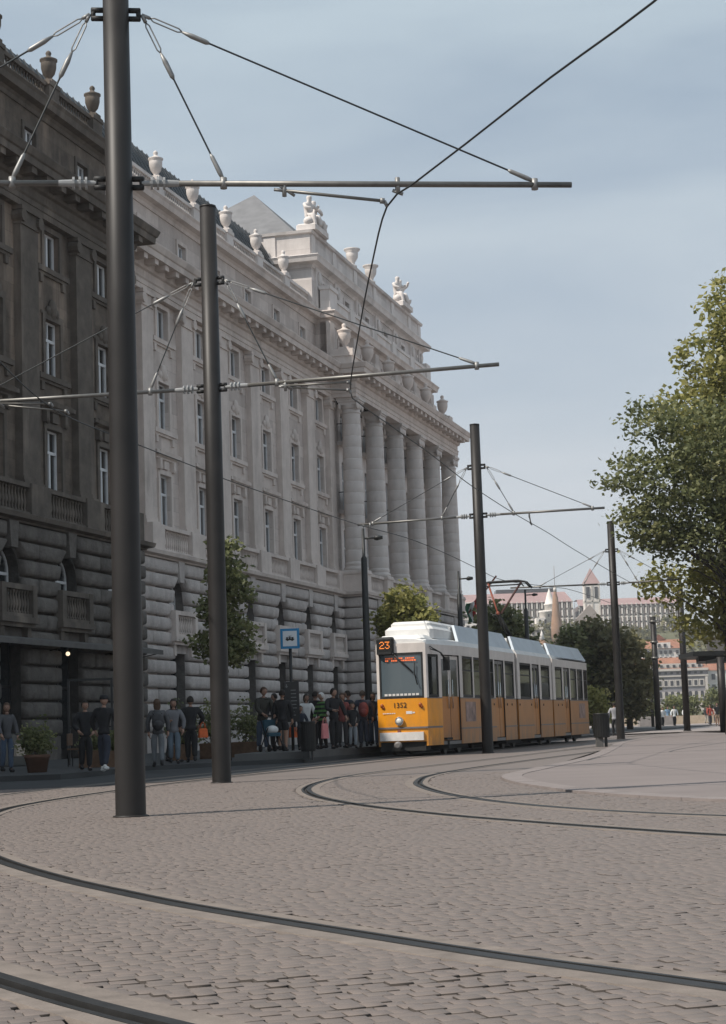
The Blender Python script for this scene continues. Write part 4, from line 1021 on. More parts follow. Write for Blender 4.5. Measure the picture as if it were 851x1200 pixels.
# ================================================================== OVERHEAD LINE
def stay(mb, mb2, mb3, a, b):
    a, b = Vector(a), Vector(b); d = b-a; Ln = d.length; d.normalize()
    side = d.cross(Vector((0, 1, 0))).normalized()
    def q(t): return a+d*t
    mb2.tube([a, q(.10)], .022, 6)
    for s in (-1, 1): mb2.tube([q(.10), q(.15)+side*.022*s, q(.45)+side*.022*s, q(.5)], .009, 5)
    mb2.tube([q(.5), q(.62), q(.8), q(.84)], [.014, .032, .030, .014], 7)
    mb.tube([q(.82), q(Ln-.3)], .0115, 5, cap=False)
    mb3.tube([q(Ln-.34), q(Ln-.3), q(Ln-.1), q(Ln)], [.012, .026, .03, .018], 7)
def insulator(mb, a, d):
    a = Vector(a); d = Vector(d).normalized(); P = []; R_ = []
    for t, r in ((0, .03), (.10, .034), (.10, .075), (.125, .075), (.125, .04), (.17, .04), (.17, .08), (.195, .08), (.195, .04), (.24, .04), (.24, .075), (.265, .075), (.265, .045), (.38, .04), (.44, .034)):
        P.append(a+d*(t+1e-4*len(P))); R_.append(r)
    mb.tube(P, R_, 10, smooth=False)
def catenary_pole(label, x, y, h, r, arms, group='catenary poles beside the tracks', base=0.0):
    root = empty('catenary_pole', label, 'pole', group, loc=(x, y, base))
    m = MB(); m.tube([(0, 0, -.3), (0, 0, .02), (0, 0, h*.5), (0, 0, h)], [r*1.06, r*1.06, r, r*.93], 28); m.build('mast', M['pole'], root)
    MB().lathe([(r*.95, h-.02), (r*.95, h+.02), (r*.5, h+.035), (.001, h+.04)], 24).build('mast_cap', M['pole'], root)
    MB().lathe([(r*1.06, 0), (r*1.25, .0), (r*1.25, .012), (r*1.06, .02)], 24).build('base_collar', M['pole'], root)
    for (dx, dy), z, zb, stays, Ln in arms:
        d = Vector((dx, dy, 0)).normalized()
        for zz in (z, zb):
            br = MB()
            for s in (-.05, .05): br.tube([d*(r*.9)+Vector((0, 0, zz+s)), d*(r+.12)+Vector((0, 0, zz+s))], .034, 8)
            br.tube([d*(r+.10)+Vector((0, 0, zz-.07)), d*(r+.10)+Vector((0, 0, zz+.07))], .028, 8)
            br.build('bracket', M['rubber'], root)
        a0 = d*(r+.10)+Vector((0, 0, z)); im = MB(); insulator(im, a0, d); im.build('insulator', M['insul'], root)
        am = MB(); am.tube([d*(r+.5)+Vector((0, 0, z)), d*Ln+Vector((0, 0, z))], .036, 10); am.build('cantilever_arm', M['steel'], root)
        for s in stays:
            c_, f_, g_ = MB(), MB(), MB()
            e = d*s+Vector((0, 0, z+.04)); st_ = d*(r+.14)+Vector((0, 0, zb))
            stay(c_, f_, g_, st_, e)
            g_.tube([d*s+Vector((0, 0, z-.06)), d*s+Vector((0, 0, z+.07))], .040, 8)
            so = c_.build('stay_cable', M['cable'], root); f_.build('turnbuckle', M['steel_lt'], so); g_.build('cable_socket', M['steel_lt'], so)
    return root
P1 = catenary_pole('thickest dark pole, nearest, its foot among the setts', -2.651, 20.314, 10.5, .158, [((5.21, .66), 7.13, 9.13, (4.83, 1.19), 5.27), ((-1.38, -.17), 7.13, 9.13, (1.2, 3.4), 3.75)])
P2 = catenary_pole('second dark pole, between the thick near pole and the sidewalk tree', -2.633, 32.454, 10.36, .158, [((5.06, -1.31), 7.02, 8.98, (4.84, 1.22), 5.23), ((-3.93, .55), 7.02, 8.98, (1.14, 4.5), 5.2)])
P3 = catenary_pole('dark pole standing in front of the middle of the tram', 3.456, 54.785, 9.84, .158, [((3.67, -.94), 7.08, 8.56, (3.44, 1.08), 3.80), ((-3.62, 1.42), 7.08, 8.56, (1.15, 3.4), 3.9)])
P4 = catenary_pole('dark pole behind the bin at the rear of the tram', 10.845, 80.147, 9.47, .165, [((2.6, -1.2), 6.75, 8.21, (1.1, 2.6), 2.95), ((-4.4, .46), 6.75, 8.21, (1.3, 3.2), 4.5)])
def wire(label, pts, r=.012, name='contact_wire'):
    P = crom3(pts, .6); mb = MB(); mb.tube([tuple(p) for p in P], r, 5, cap=False)
    return tag(mb.build(name, M['cable']), label, 'wire', 'tram wires overhead')
def crom3(P, step):
    P = [np.array(p, float) for p in P]; out = []
    for i in range(len(P)-1):
        a, b, c, d = P[max(i-1, 0)], P[i], P[i+1], P[min(i+2, len(P)-1)]
        n = max(2, int(np.linalg.norm(c-b)/step))
        for k in range(n):
            t = k/n; out.append(.5*((2*b)+(-a+c)*t+(2*a-5*b+4*c-d)*t*t+(-a+3*b-3*c+d)*t**3))
    out.append(P[-1]); return out
wire('contact wire crossing the nearest arm and rising to the upper right', [(4.6, 9.5, 6.9), (3.3, 12.8, 6.9), (2.6, 14.95, 6.9), (1.9, 16.7, 6.9), (1.2, 18.6, 6.9), (.67, 20.0, 6.9), (.40, 20.75, 6.88), (.22, 23.5, 6.87), (.03, 27.5, 6.87), (-.15, 32.2, 6.86), (.0, 33.6, 6.86), (.657, 36.7, 6.9), (1.55, 40.6, 6.9), (2.77, 46.3, 6.9), (4.4, 53.0, 6.9), (5.83, 58.1, 6.85), (7.7, 65.3, 6.8), (12.0, 80.5, 6.6), (22, 115, 6.4)])
wire('contact wire running from the far left down to the tram pantograph', [(-4.9, 20, 6.8), (-5.5, 24.5, 6.85), (-5.72, 28.9, 6.88), (-5.66, 32.2, 6.86), (-5.50, 33.6, 6.84), (-5.22, 35.4, 6.88), (-4.64, 37.9, 6.9), (-3.61, 42.1, 6.9), (-3.3, 43.5, 6.9), (-1.32, 50.4, 6.88), (-.05, 54.37, 6.85), (1.31, 56.84, 6.7), (2.55, 59.43, 6.45), (3.79, 62.82, 6.2), (5.05, 67.1, 6.06), (7.4, 74.5, 6.3), (10, 83, 6.5), (20, 117, 6.4)])
def reg_arm(root, a, b, r=.02):
    inv = Vector(root.location)
    mb = MB(); a, b = Vector(a)-inv, Vector(b)-inv
    mb.tube([a, b], r, 8); o = mb.build('registration_arm', M['steel'], root)
    f_ = MB(); d = (b-a).normalized()
    f_.tube([a+Vector((0, 0, .10)), a+Vector((0, 0, -.07))], .026, 8); f_.tube([a-d*.12, a+d*.02], .02, 6); f_.tube([a-d*.1+Vector((0, 0, .08)), a+d*.12+Vector((0, 0, -.05))], .018, 6); f_.tube([b-d*.05, b], .035, 8); f_.tube([b, b+Vector((.03, 0, -.06))], .022, 6)
    f_.build('clamp', M['steel_lt'], o)
reg_arm(P1, (-.78, 20.55, 7.05), (.37, 20.70, 6.93))
reg_arm(P2, (-1.30, 32.1, 6.95), (-.16, 31.85, 6.93)); reg_arm(P2, (-1.30, 32.12, 6.93), (-.17, 32.15, 6.84), .017)
reg_arm(P2, (-6.6, 33.0, 6.98), (-5.6, 32.9, 6.92)); reg_arm(P2, (-6.6, 33.05, 6.96), (-5.36, 33.2, 6.82), .017)
reg_arm(P3, (4.96, 54.45, 7.0), (5.1, 55.6, 6.88)); 
reg_arm(P3, (.2, 55.9, 7.0), (-.02, 54.6, 6.88), .016)
def wclip(x, y, z, root):
    inv = Vector(root.location); mb = MB(); p = Vector((x, y, z))-inv; mb.tube([p+Vector((0, 0, .08)), p+Vector((0, 0, -.1))], .03, 6); mb.tube([p+Vector((-.06, 0, -.07)), p+Vector((.06, 0, -.12))], .022, 6); mb.build('clamp', M['steel_lt'], root)
wclip(.53, 20.72, 7.13, P1)
# ------------------------------------------------------------------ plain posts, lamps, shelter, bins, signs
def plain_post(label, x, y, h, r, rings=()):
    root = empty('steel_post', label, 'post', 'dark posts on the square', loc=(x, y, 0))
    MB().tube([(0, 0, 0), (0, 0, h)], [r, r*.92], 16).build('mast', M['pole'], root)
    MB().lathe([(r*1.3, .05), (r*1.3, .09), (r, .1)], 14).build('base_collar', M['pole'], root)
    for z in rings: MB().lathe([(r*1.02, z-.06), (r*1.3, z-.06), (r*1.3, z+.06), (r*1.02, z+.06)], 12).build('bracket', M['steel'], root)
    return root
plain_post('dark post standing just left of the shelter beyond the plaza', 18.11, 116.2, 7.2, .19, (6.9, 5.6, 4.6))
q = plain_post('tall dark post passing in front of the shelter roof', 17.64, 102.96, 8.2, .19, (7.4,))
MB().bevbox(-.12, .12, -.12, .12, 6.3, 7.0, .03).build('signal_head', M['wire_red'], q)
lp = empty('bollard_lamp', 'short post lamp with a pale lantern left of the far post', 'lamp', loc=(22.89, 149.7, .06))
MB().tube([(0, 0, 0), (0, 0, 3.9)], [.13, .13], 12).build('mast', M['pole'], lp); MB().lathe([(.14, 3.9), (.2, 4.0), (.2, 4.75), (.1, 4.85)], 12).build('lantern', M['steel_lt'], lp)
def street_lamp(label, x, y, h, arm, z0=.12, r=.1):
    root = empty('street_lamp', label, 'street lamp', 'black street lamps along the platform', loc=(x, y, z0))
    MB().tube([(0, 0, 0), (0, 0, 1.2), (0, 0, h*.86), (0, 0, h*.87), (0, 0, h)], [r*1.25, r*1.2, r*.95, r*.5, r*.45], 12).build('mast', M['iron'], root)
    a = MB(); d = Vector((arm, -arm*.25, 0)); z = h-.35
    a.tube([(0, 0, z), d*.6+Vector((0, 0, z))], .035, 6); a.build('arm', M['iron'], root)
    b = MB(); e = d*.55; f_ = d*1.0
    b.tube([e+Vector((0, 0, z-.02)), e+(f_-e)*.3+Vector((0, 0, z)), f_+Vector((0, 0, z))], [.05, .10, .06], 8); b.build('lamp_head', M['iron'], root)
street_lamp('black street lamp just left of the front of the tram', -.02, 63, 7.4, .66, .30, .11)
street_lamp('black street lamp rising behind the roof of the tram, right of the columns', 4.14, 81.2, 7.5, .62, .12, .11)
street_lamp('black street lamp seen through the raised pantograph', 10.0, 115, 9.0, .75, .12, .13)
MB_ = MB()
sh = empty('tram_shelter', 'dark flat-roofed tram shelter under the large tree', 'shelter', loc=(17.5, 99, .022))
MB().prism([(-.55, -3), (6.5, -3), (6.5, 3), (.2, 3), (-.55, 1.5)], 3.95, 4.2).build('roof', M['iron'], sh)
MB().prism([(-.2, -2.6), (6, -2.6), (6, 2.6), (.6, 2.6)], 3.70, 3.95).build('roof_soffit', M['rubber'], sh)
for x, y in ((.42, -5.3+.0), (3.4, 2.2), (6.0, -2.2), (6.0, 2.2)): MB().tube([(x, y, 0), (x, y, 3.8)], .2 if y < -5 else .16, 12).build('leg', M['pole'], sh)
MB().box(.2, .7, -5.4, -2.5, 3.55, 3.72).build('beam', M['iron'], sh)
MB().box(.5, 1.9, -1.5, -1.3, 4.25, 5.0).build('display_board', M['trim'], sh)
MB().box(5.6, 5.66, -2.2, 2.2, .3, 3.0).build('glass_panel', M['pane'], sh)
def bin_(label, x, y, z0, h0, h1, r, leg):
    root = empty('litter_bin', label, 'bin', 'dark cylindrical litter bins', loc=(x, y, z0))
    MB().lathe([(r*.96, h0), (r, h0+.02), (r, h1-.04), (r*1.03, h1-.03), (r*1.03, h1), (r*.85, h1), (r*.85, h1-.2), (.01, h1-.2)], 20).build('body', M['iron'], root)
    lm = MB()
    for k in range(20):
        t = 2*math.pi*k/20; lm.box(-.012, .012, -.008, .008, h0+.06, h1-.08); n = 8
        lm.v[-n:] = [(x_*math.cos(t)-y_*math.sin(t)+r*1.005*math.sin(t)*1, x_*math.sin(t)+y_*math.cos(t)-r*1.005*math.cos(t), z_) for x_, y_, z_ in lm.v[-n:]]
    lm.build('ribs', M['iron'], root)
    MB().box(-r*.75, r*.1, -.16, .16, -.05, h0+.01).build('foot', M[leg], root); MB().box(r*.35, r*.62, -.12, .12, -.05, h0+.01).build('foot', M['iron'], root)
bin_('dark litter bin on the pavement right of the rear of the tram', 7.45, 59.6, .022, .27, 1.05, .255, 'kerb_dk')
bin_('dark litter bin by the platform edge left of the striped cardigan', -1.66, 49.15, .12, .18, .97, .2, 'iron')
# tram stop sign and timetable
M['sign_blue'] = plain('sign_blue', (.012, .20, .42), .4, var=.03); M['sign_white'] = plain('sign_white', (.62, .66, .70), .4, var=.03); M['board'] = plain('timetable_black', (.016, .017, .018), .4)
M['print'] = plain('grey_print', (.22, .23, .23), .6)
sg = empty('tram_stop_sign', 'square blue and white tram stop sign on a post', 'sign', loc=(-2.19, 52.0, .30))
MB().tube([(0, .05, 0), (0, .05, 3.0)], .045, 8).build('post', M['iron'], sg)
MB().bevbox(-.27, .27, -.02, .03, 2.86, 3.43, .004).build('sign_frame', M['sign_blue'], sg)
sw_ = MB().box(-.20, .20, -.026, -.018, 2.93, 3.36).build('sign_panel', M['sign_white'], sg)
pt = MB(); pt.box(-.12, .12, -.031, -.025, 3.10, 3.145); pt.box(-.10, -.055, -.031, -.025, 3.145, 3.17); pt.box(-.03, .02, -.031, -.025, 3.145, 3.17); pt.box(.045, .095, -.031, -.025, 3.145, 3.17); pt.box(-.11, .11, -.031, -.025, 3.17, 3.185); pt.box(-.01, .01, -.031, -.025, 3.185, 3.215); pt.box(-.05, .05, -.031, -.025, 3.212, 3.222); pt.box(-.09, -.04, -.031, -.025, 3.08, 3.1); pt.box(.04, .09, -.031, -.025, 3.08, 3.1)
pt.build('tram_pictogram', M['rubber'], sg)
bd = MB().bevbox(-.215, .215, -.03, .02, .80, 1.93, .01).build('timetable_board', M['board'], sg)
pr = MB(); random.seed(5)
for i in range(8):
    z = 1.68-i*.10; pr.box(-.02, .02+random.uniform(.05, .13), -.036, -.031, z, z+.018)
pr.box(-.15, -.12, -.036, -.031, 1.76, 1.86); pr.box(-.17, -.10, -.036, -.031, 1.78, 1.80)
pr.build('print', M['print'], bd)
# ================================================================== TREES
def leaf_mat(name, cols, trans=.35):
    m, t, p = new_mat(name)
    at = nd(t, 'ShaderNodeAttribute', attribute_type='GEOMETRY', attribute_name='tint')
    rp = nd(t, 'ShaderNodeValToRGB'); e = rp.color_ramp.elements
    e[0].color = (*cols[0], 1); e[1].color = (*cols[-1], 1)
    for i, c in enumerate(cols[1:-1]): x = e.new((i+1)/(len(cols)-1)); x.color = (*c, 1)
    t.links.new(at.outputs['Fac'], rp.inputs[0]); t.links.new(rp.outputs[0], p.inputs['Base Color'])
    p.inputs['Roughness'].default_value = .55; p.inputs['Specular IOR Level'].default_value = .3
    tr = nd(t, 'ShaderNodeBsdfTranslucent'); t.links.new(rp.outputs[0], tr.inputs['Color'])
    mixs = nd(t, 'ShaderNodeMixShader'); mixs.inputs[0].default_value = trans
    t.links.new(p.outputs[0], mixs.inputs[1]); t.links.new(tr.outputs[0], mixs.inputs[2]); t.links.new(mixs.outputs[0], t.nodes['Material Output'].inputs[0])
    return m
M['leaf_dark'] = leaf_mat('dark_foliage', [(0.098, 0.115, 0.052), (0.155, 0.172, 0.075), (0.218, 0.230, 0.103), (0.310, 0.305, 0.149)], .45)
M['leaf_yel'] = leaf_mat('yellow_green_foliage', [(.17, .18, .055), (.25, .25, .08), (.34, .32, .11), (.44, .41, .18)], .45)
M['leaf_olive'] = leaf_mat('olive_foliage', [(0.117, 0.117, 0.058), (0.169, 0.159, 0.078), (0.227, 0.208, 0.104), (0.299, 0.267, 0.143)], .42)
M['bark'] = plain('bark', (.085, .072, .06), .95, var=.35, scale=6, bumps=.6)
M['bark_dk'] = plain('bark_dark', (.045, .038, .032), .95, var=.35, scale=6, bumps=.6)
def leaf_cloud(blobs, n_clusters, per, size, sig, seed=1, shell=.45, flat=1.0):
    r = np.random.default_rng(seed)
    B = np.array(blobs, float); vol = B[:, 3]*B[:, 4]*B[:, 5]; w = vol**.75; w /= w.sum()
    idx = r.choice(len(B), n_clusters, p=w)
    d = r.normal(size=(n_clusters, 3)); d /= np.linalg.norm(d, axis=1)[:, None]
    rad = shell+(1-shell)*r.random(n_clusters)**.6
    rad *= 1+.10*r.normal(size=n_clusters)
    C_ = B[idx, :3]+d*rad[:, None]*B[idx, 3:6]
    ctint = np.clip(r.normal(.45, .22, n_clusters), 0, 1)
    n = n_clusters*per
    P = np.repeat(C_, per, 0)+r.normal(size=(n, 3))*sig*np.array([1, 1, .75])
    T = np.clip(np.repeat(ctint, per)+r.normal(0, .14, n), 0, 1)
    a = r.normal(size=(n, 3)); a[:, 2] *= .6; a /= np.linalg.norm(a, axis=1)[:, None]
    b = r.normal(size=(n, 3)); b -= a*(a*b).sum(1)[:, None]; b /= np.linalg.norm(b, axis=1)[:, None]
    s = size*r.uniform(.65, 1.3, n)[:, None]
    nn = np.cross(a, b)*.12
    V = np.stack([P-a*s, P+b*s*.62+nn*s, P+a*s, P-b*s*.62+nn*s], 1)
    return V.reshape(-1, 3), np.arange(n*4).reshape(-1, 4), T, C_
def tree(label, base, trunk, blobs, mat, nc, per, size, sig, tr=.2, seed=1, group=None, name='tree', bark='bark', limbs=18, shell=.45):
    root = empty(name, label, 'tree', group, loc=base)
    V, Fq, T, C_ = leaf_cloud(blobs, nc, per, size, sig, seed, shell)
    r = random.Random(seed)
    tb = MB(); n = len(trunk)
    tb.tube(trunk, [tr*(1.25 if i == 0 else 1-.6*i/(n-1)) for i in range(n)], 12)
    tk = tb.build('trunk', M[bark], root)
    lb = MB(); H_t = trunk[-1][2]
    for i in range(limbs):
        e = Vector(C_[r.randrange(len(C_))]) if i >= len(blobs) else Vector(blobs[i][:3])
        hd = math.hypot(e.x, e.y)
        zs = max(H_t*.22, min(H_t*.97, e.z-.55*hd-r.uniform(0, .08)*H_t))
        j = max(q for q in range(n-1) if trunk[q][2] <= zs); f_ = (zs-trunk[j][2])/(trunk[j+1][2]-trunk[j][2])
        s = Vector(trunk[j]).lerp(Vector(trunk[j+1]), f_)
        w = e-s; P = [s]
        for q in (.25, .5, .75, 1.0):
            p = s+w*q; p.z += math.sin(q*math.pi)*.06*w.length; jt = .05*w.length if q < 1 else 0
            P.append(p+Vector((r.uniform(-jt, jt), r.uniform(-jt, jt), r.uniform(-jt, jt)*.6)))
        rr = tr*r.uniform(.16, .34)*(1-.5*zs/H_t)
        lb.tube(P, [rr, rr*.8, rr*.55, rr*.35, rr*.1], 6, cap=False)
    lb.build('limbs', M[bark], tk)
    add_raw('crown', V, Fq, M[mat], root, T)
    return root
Z0 = .022
tree('tall yellow-green tree at the right edge, rising above the darker one', (15.9, 81.0, Z0), [(0, 0, 0), (.1, 0, 3), (.0, .2, 7), (.2, 0, 12), (.4, 0, 17)],
     [(.9, -.5, 18.6, 1.3, 1.6, 1.9), (-.2, 0, 16.4, 1.5, 1.6, 1.7), (1.5, 0, 15.6, 2.2, 2.2, 2.6), (-1.2, 0, 14.2, 1.6, 1.8, 1.3), (.9, .5, 12.6, 2.6, 2.4, 2.4), (-1.5, 0, 7.1, 1.9, 1.5, .9), (-.3, .6, 6.0, 2.0, 1.7, 1.2), (-.7, .3, 4.9, 1.5, 1.4, .9), (-2.9, 0, 6.6, .9, .9, .7), (3.6, 0, 13.5, 2.4, 2.4, 5.0), (2.5, 0, 7.0, 2.2, 2.0, 2.2), (1.2, .5, 4.6, 1.4, 1.2, 1.1)],
     'leaf_yel', 1050, 16, .145, .30, .30, 11, limbs=34)
tree('broad dark green tree leaning into the picture from the right', (15.6, 77.5, Z0), [(0, 0, 0), (-.05, 0, 2.5), (-.15, 0, 6), (-.1, 0, 10)],
     [(-3.0, 0, 13.5, 1.3, 1.3, 1.0), (-1.2, .2, 12.4, 2.0, 1.9, 1.8), (-3.9, 0, 11.3, 1.5, 1.4, .9), (-2.6, -.3, 10.6, 2.0, 1.9, 1.3), (-4.1, .2, 9.4, .9, .9, .7), (-1.8, .4, 9.2, 2.6, 2.1, 1.4), (.8, 0, 11.0, 2.6, 2.4, 3.0), (-.4, .2, 8.2, 2.8, 2.2, 1.2), (-3.0, .2, 8.6, 1.7, 1.5, .7), (2.2, 0, 7.5, 2.4, 2.2, 2.6)],
     'leaf_dark', 980, 18, .115, .27, .30, 12, bark='bark_dk', limbs=30)
k = .858
tree('small slender street tree on the sidewalk left of the tram stop sign', (-3.82, 49.6, .12), [(0, 0, 0), (.02, 0, 1.2), (-.02, .05, 2.6), (.0, 0, 4.6)],
     [(-.02, 0, 5.85, .36, .4, .5), (.10, 0, 5.1, .5, .5, .6), (.36, .1, 4.6, .42, .4, .38), (-.28, 0, 4.2, .46, .5, .45), (.16, .1, 3.7, .58, .55, .45), (.12, 0, 3.0, .55, .5, .36), (-.72, .1, 3.35, .36, .36, .2), (.48, -.1, 3.15, .34, .34, .22), (-.35, 0, 3.05, .4, .4, .22)],
     'leaf_dark', 340, 13, .085, .13, .065, 13, limbs=22).scale = (.964, .964, .964)
tree('small bright street tree behind the front roof of the tram', (1.25, 64, .3), [(0, 0, 0), (.02, 0, 1.6), (0, .05, 3.2), (.05, 0, 4.6)],
     [(.05, 0, 4.85, .7, .7, .5), (-.45, 0, 4.35, .55, .6, .4), (.6, 0, 4.3, .6, .6, .4), (.0, .1, 3.9, .9, .8, .45)], 'leaf_yel', 300, 13, .10, .16, .07, 14, limbs=14)
tree('green tree behind the pantograph of the tram', (8.9, 120, .0), [(0, 0, 0), (0, 0, 3), (0, 0, 6)],
     [(-.5, 0, 7.8, 1.2, 1.2, 1.2), (.4, 0, 6.6, 1.5, 1.4, 1.3), (-.9, 0, 6.2, 1.3, 1.3, 1.5), (.9, 0, 5.2, 1.5, 1.4, 1.2), (-.3, 0, 4.2, 1.8, 1.5, 1.2)], 'leaf_dark', 420, 13, .20, .30, .16, 15)
gt = 'dark trees behind the rear of the tram'
tree('olive tree right of the slim dark pole, reaching nearly to the ground', (17.7, 126, .0), [(0, 0, 0), (0, 0, 2), (0, 0, 5)], [(-.3, 0, 5.9, 1.3, 1.5, 1.2), (.4, 0, 4.6, 1.5, 1.5, 1.4), (-.6, 0, 3.4, 1.5, 1.5, 1.4), (.5, 0, 2.6, 1.4, 1.5, 1.2), (0, 0, 1.6, 1.1, 1.2, .9)], 'leaf_olive', 430, 13, .19, .3, .2, 16, gt)
tree('olive tree directly above the rear roof of the tram', (13.9, 127, .0), [(0, 0, 0), (0, 0, 2), (0, 0, 5)], [(.3, 0, 6.2, .9, 1.3, 1.1), (-.2, 0, 5.2, 1.0, 1.4, 1.2), (.6, 0, 5.3, 1.3, 1.4, 1.2), (.2, 0, 3.6, 1.6, 1.5, 1.6)], 'leaf_dark', 340, 13, .19, .3, .2, 17, gt)
tree('widest olive tree, split by the slim dark pole', (15.6, 128, .0), [(0, 0, 0), (0, 0, 2), (0, 0, 5)], [(.1, 0, 6.7, 1.3, 1.4, 1.2), (-.7, 0, 5.6, 1.4, 1.4, 1.4), (.8, 0, 5.6, 1.5, 1.4, 1.3), (0, 0, 3.6, 2.1, 1.7, 1.7), (-.2, 0, 1.8, 1.6, 1.4, 1.1)], 'leaf_olive', 500, 13, .19, .3, .2, 18, gt)
tree('low light green shrub beside the rear corner of the tram', (13.3, 110, .0), [(0, 0, 0), (0, 0, .8), (0, 0, 1.5)], [(0, 0, 2.1, .9, .8, .7), (.3, 0, 1.2, .9, .8, .8), (-.6, 0, 1.3, .7, .7, .7)], 'leaf_yel', 200, 12, .12, .18, .06, 19)
gq = 'small trees along the quay'
for i, (x, y, h, lb) in enumerate(((36.2, 240, 2.9, 'small round tree on the quay below the grey palace'), (45.0, 262, 3.6, 'small tree on the quay left of the shelter leg'), (41.2, 250, 3.2, 'small tree on the quay between the two tall posts'), (49.5, 262, 4.6, 'small tree on the quay right of the shelter leg'))):
    tree(lb, (x, y, 0), [(0, 0, 0), (0, 0, h*.5), (0, 0, h*.8)], [(0, 0, h*.75, h*.42, h*.4, h*.3), (-.3*h*.5, 0, h*.5, h*.34, h*.3, h*.3), (.4*h*.5, 0, h*.55, h*.34, h*.3, h*.3)], 'leaf_dark', 110, 11, .26, .35, .12, 30+i, gq, limbs=6)

# ================================================================== FAR BANK
def terrain():
    nx, ny = 60, 40; V = []; 
    for j in range(ny):
        for i in range(nx):
            x = -500+1300*i/(nx-1); y = 612+700*j/(ny-1)
            t = min(1, max(0, (y-690)/150)); t = t*t*(3-2*t)
            z = -7+min(1, (y-612)/14)*9.5+t*36*(1 if x > -300 else .4)+2*math.sin(x*.03+y*.02)*t
            V.append((x, y, z))
    Fq = [(j*nx+i, j*nx+i+1, (j+1)*nx+i+1, (j+1)*nx+i) for j in range(ny-1) for i in range(nx-1)]
    return tag(add_raw('hill', V, Fq, plain('hill_ground', (.10, .10, .055), .95, var=.3, scale=.05)), kind='structure')
terrain()
r_ = np.random.default_rng(5); hb = []
for i in range(260):
    x = r_.uniform(40, 190); y = r_.uniform(690, 835); t = (y-690)/150; t = min(1, t); z = 2.5+t*t*(3-2*t)*36
    s = r_.uniform(3, 6); hb.append((x, y, z+s*.5, s, s, s*.85))
V, Fq, T, _ = leaf_cloud(hb, 5200, 8, .95, .9, 77, .6)
tag(add_raw('hillside_wood', V, Fq, M['leaf_olive'], attr=T), kind='stuff')
M['pale_wall'] = plain('pale_plaster', (.55, .50, .45), .85, var=.06, scale=.3); M['grey_wall'] = plain('grey_stone_facade', (.25, .235, .245), .85, var=.08, scale=.3)
M['rib_wall'] = plain('brown_glass_wall', (.22, .175, .165), .6, var=.2, scale=.2); M['rib_white'] = plain('white_concrete_ribs', (.72, .67, .62), .8, var=.06, scale=.3)
M['roof_mauve'] = plain('mauve_roof', (.33, .22, .21), .8, var=.1, scale=.2); M['roof_orange'] = plain('orange_tiles', (.29, .135, .085), .85, var=.2, scale=.4)
M['brick_tower'] = plain('brown_scaffold_cloth', (.33, .20, .13), .9, var=.12, scale=.4); M['far_glass'] = plain('far_windows', (.05, .05, .055), .3)
def fwin(mb, x, z, w, h, y): mb.box(x-w/2, x+w/2, y-.12, y+.1, z-h/2, z+h/2)
def add_windows(root, xs, zs, w, h, y, frame=None, arch=False):
    f = MB(); f.box(-w*.95, w*.95, -.35, .05, -h*.72, h*.72) if frame else None
    p = MB(); p.box(-w/2, w/2, -.42, .05, -h/2, h/2)
    if arch: p.add([(w/2*math.cos(math.pi*i/8), yy, h/2+w/2*math.sin(math.pi*i/8)) for yy in (-.42, .05) for i in range(9)], [tuple(range(9)), tuple(range(17, 8, -1))]+[(i, i+1, 10+i, 9+i) for i in range(8)])
    fm = f.mesh('window', frame) if frame else None; pm = p.mesh('window', M['far_glass'])
    for z in zs:
        for x in xs:
            if fm: o = inst(fm, 'window', root, (x, y, z)); inst(pm, 'pane', o)
            else: inst(pm, 'window', root, (x, y, z))
# grey palace on the far quay
pb = empty('riverside_building', 'grey riverside palace with two rows of pale framed windows', 'building', loc=(0, 640, 0))
MB().box(91.5, 117.6, 0, 22, 1, 17.2).build('wall', M['grey_wall'], pb)
MB().box(91.3, 117.8, -.8, 22.2, 1, 4.6).build('plinth', M['pale_wall'], pb)
c = MB(); c.box(91.2, 117.9, -.9, 22, 16.6, 17.4); c.box(91.2, 117.9, -.6, 22, 14.6, 15.1); c.box(91.2, 117.9, -.5, 22, 4.6, 5.4); c.build('cornice', M['pale_wall'], pb)
for x in (91.9, 94.0, 97.0, 117.2): MB().box(x-.45, x+.45, -.5, .1, 5.4, 14.6).build('pilaster', M['pale_wall'], pb)
add_windows(pb, [98.9+2.07*k for k in range(9)], (12.4,), 1.0, 1.7, 0, M['pale_wall']); add_windows(pb, [98.9+2.07*k for k in range(9)], (8.2,), 1.1, 1.6, 0, M['pale_wall'], True); add_windows(pb, [99.0+2.07*k for k in range(9)], (15.9,), .9, .7, 0)
r = MB(); r.add([(91.0, -.9, 17.4), (118, -.9, 17.4), (116, 6, 21.5), (93, 6, 21.5), (116, 16, 21.5), (93, 16, 21.5), (118, 22, 17.4), (91, 22, 17.4)], [(0, 1, 2, 3), (3, 2, 4, 5), (5, 4, 6, 7), (1, 6, 4, 2), (0, 3, 5, 7)]); r.build('roof', M['roof_orange'], pb)
at_ = MB(); at_.box(98, 116, -.4, 5, 17.4, 19.2); at_.build('attic', M['pale_wall'], pb); add_windows(pb, [99.5+2.2*k for k in range(8)], (18.3,), .9, .9, -.4)
wb = empty('riverside_building', 'white gabled building with orange roof above the grey palace', 'building', loc=(0, 690, 0))
MB().box(102.5, 118, 0, 16, 3, 26.5).build('wall', M['rib_white'], wb); MB().box(107, 113.5, -.5, 12, 26.5, 28.6).build('gable', M['rib_white'], wb)
add_windows(wb, [105, 108, 109.8, 111.6, 113.4, 116], (22.6, 25.0), 1.0, 1.2, 0); add_windows(wb, [109.2, 111.4], (27.5,), 1.0, 1.2, -.5)
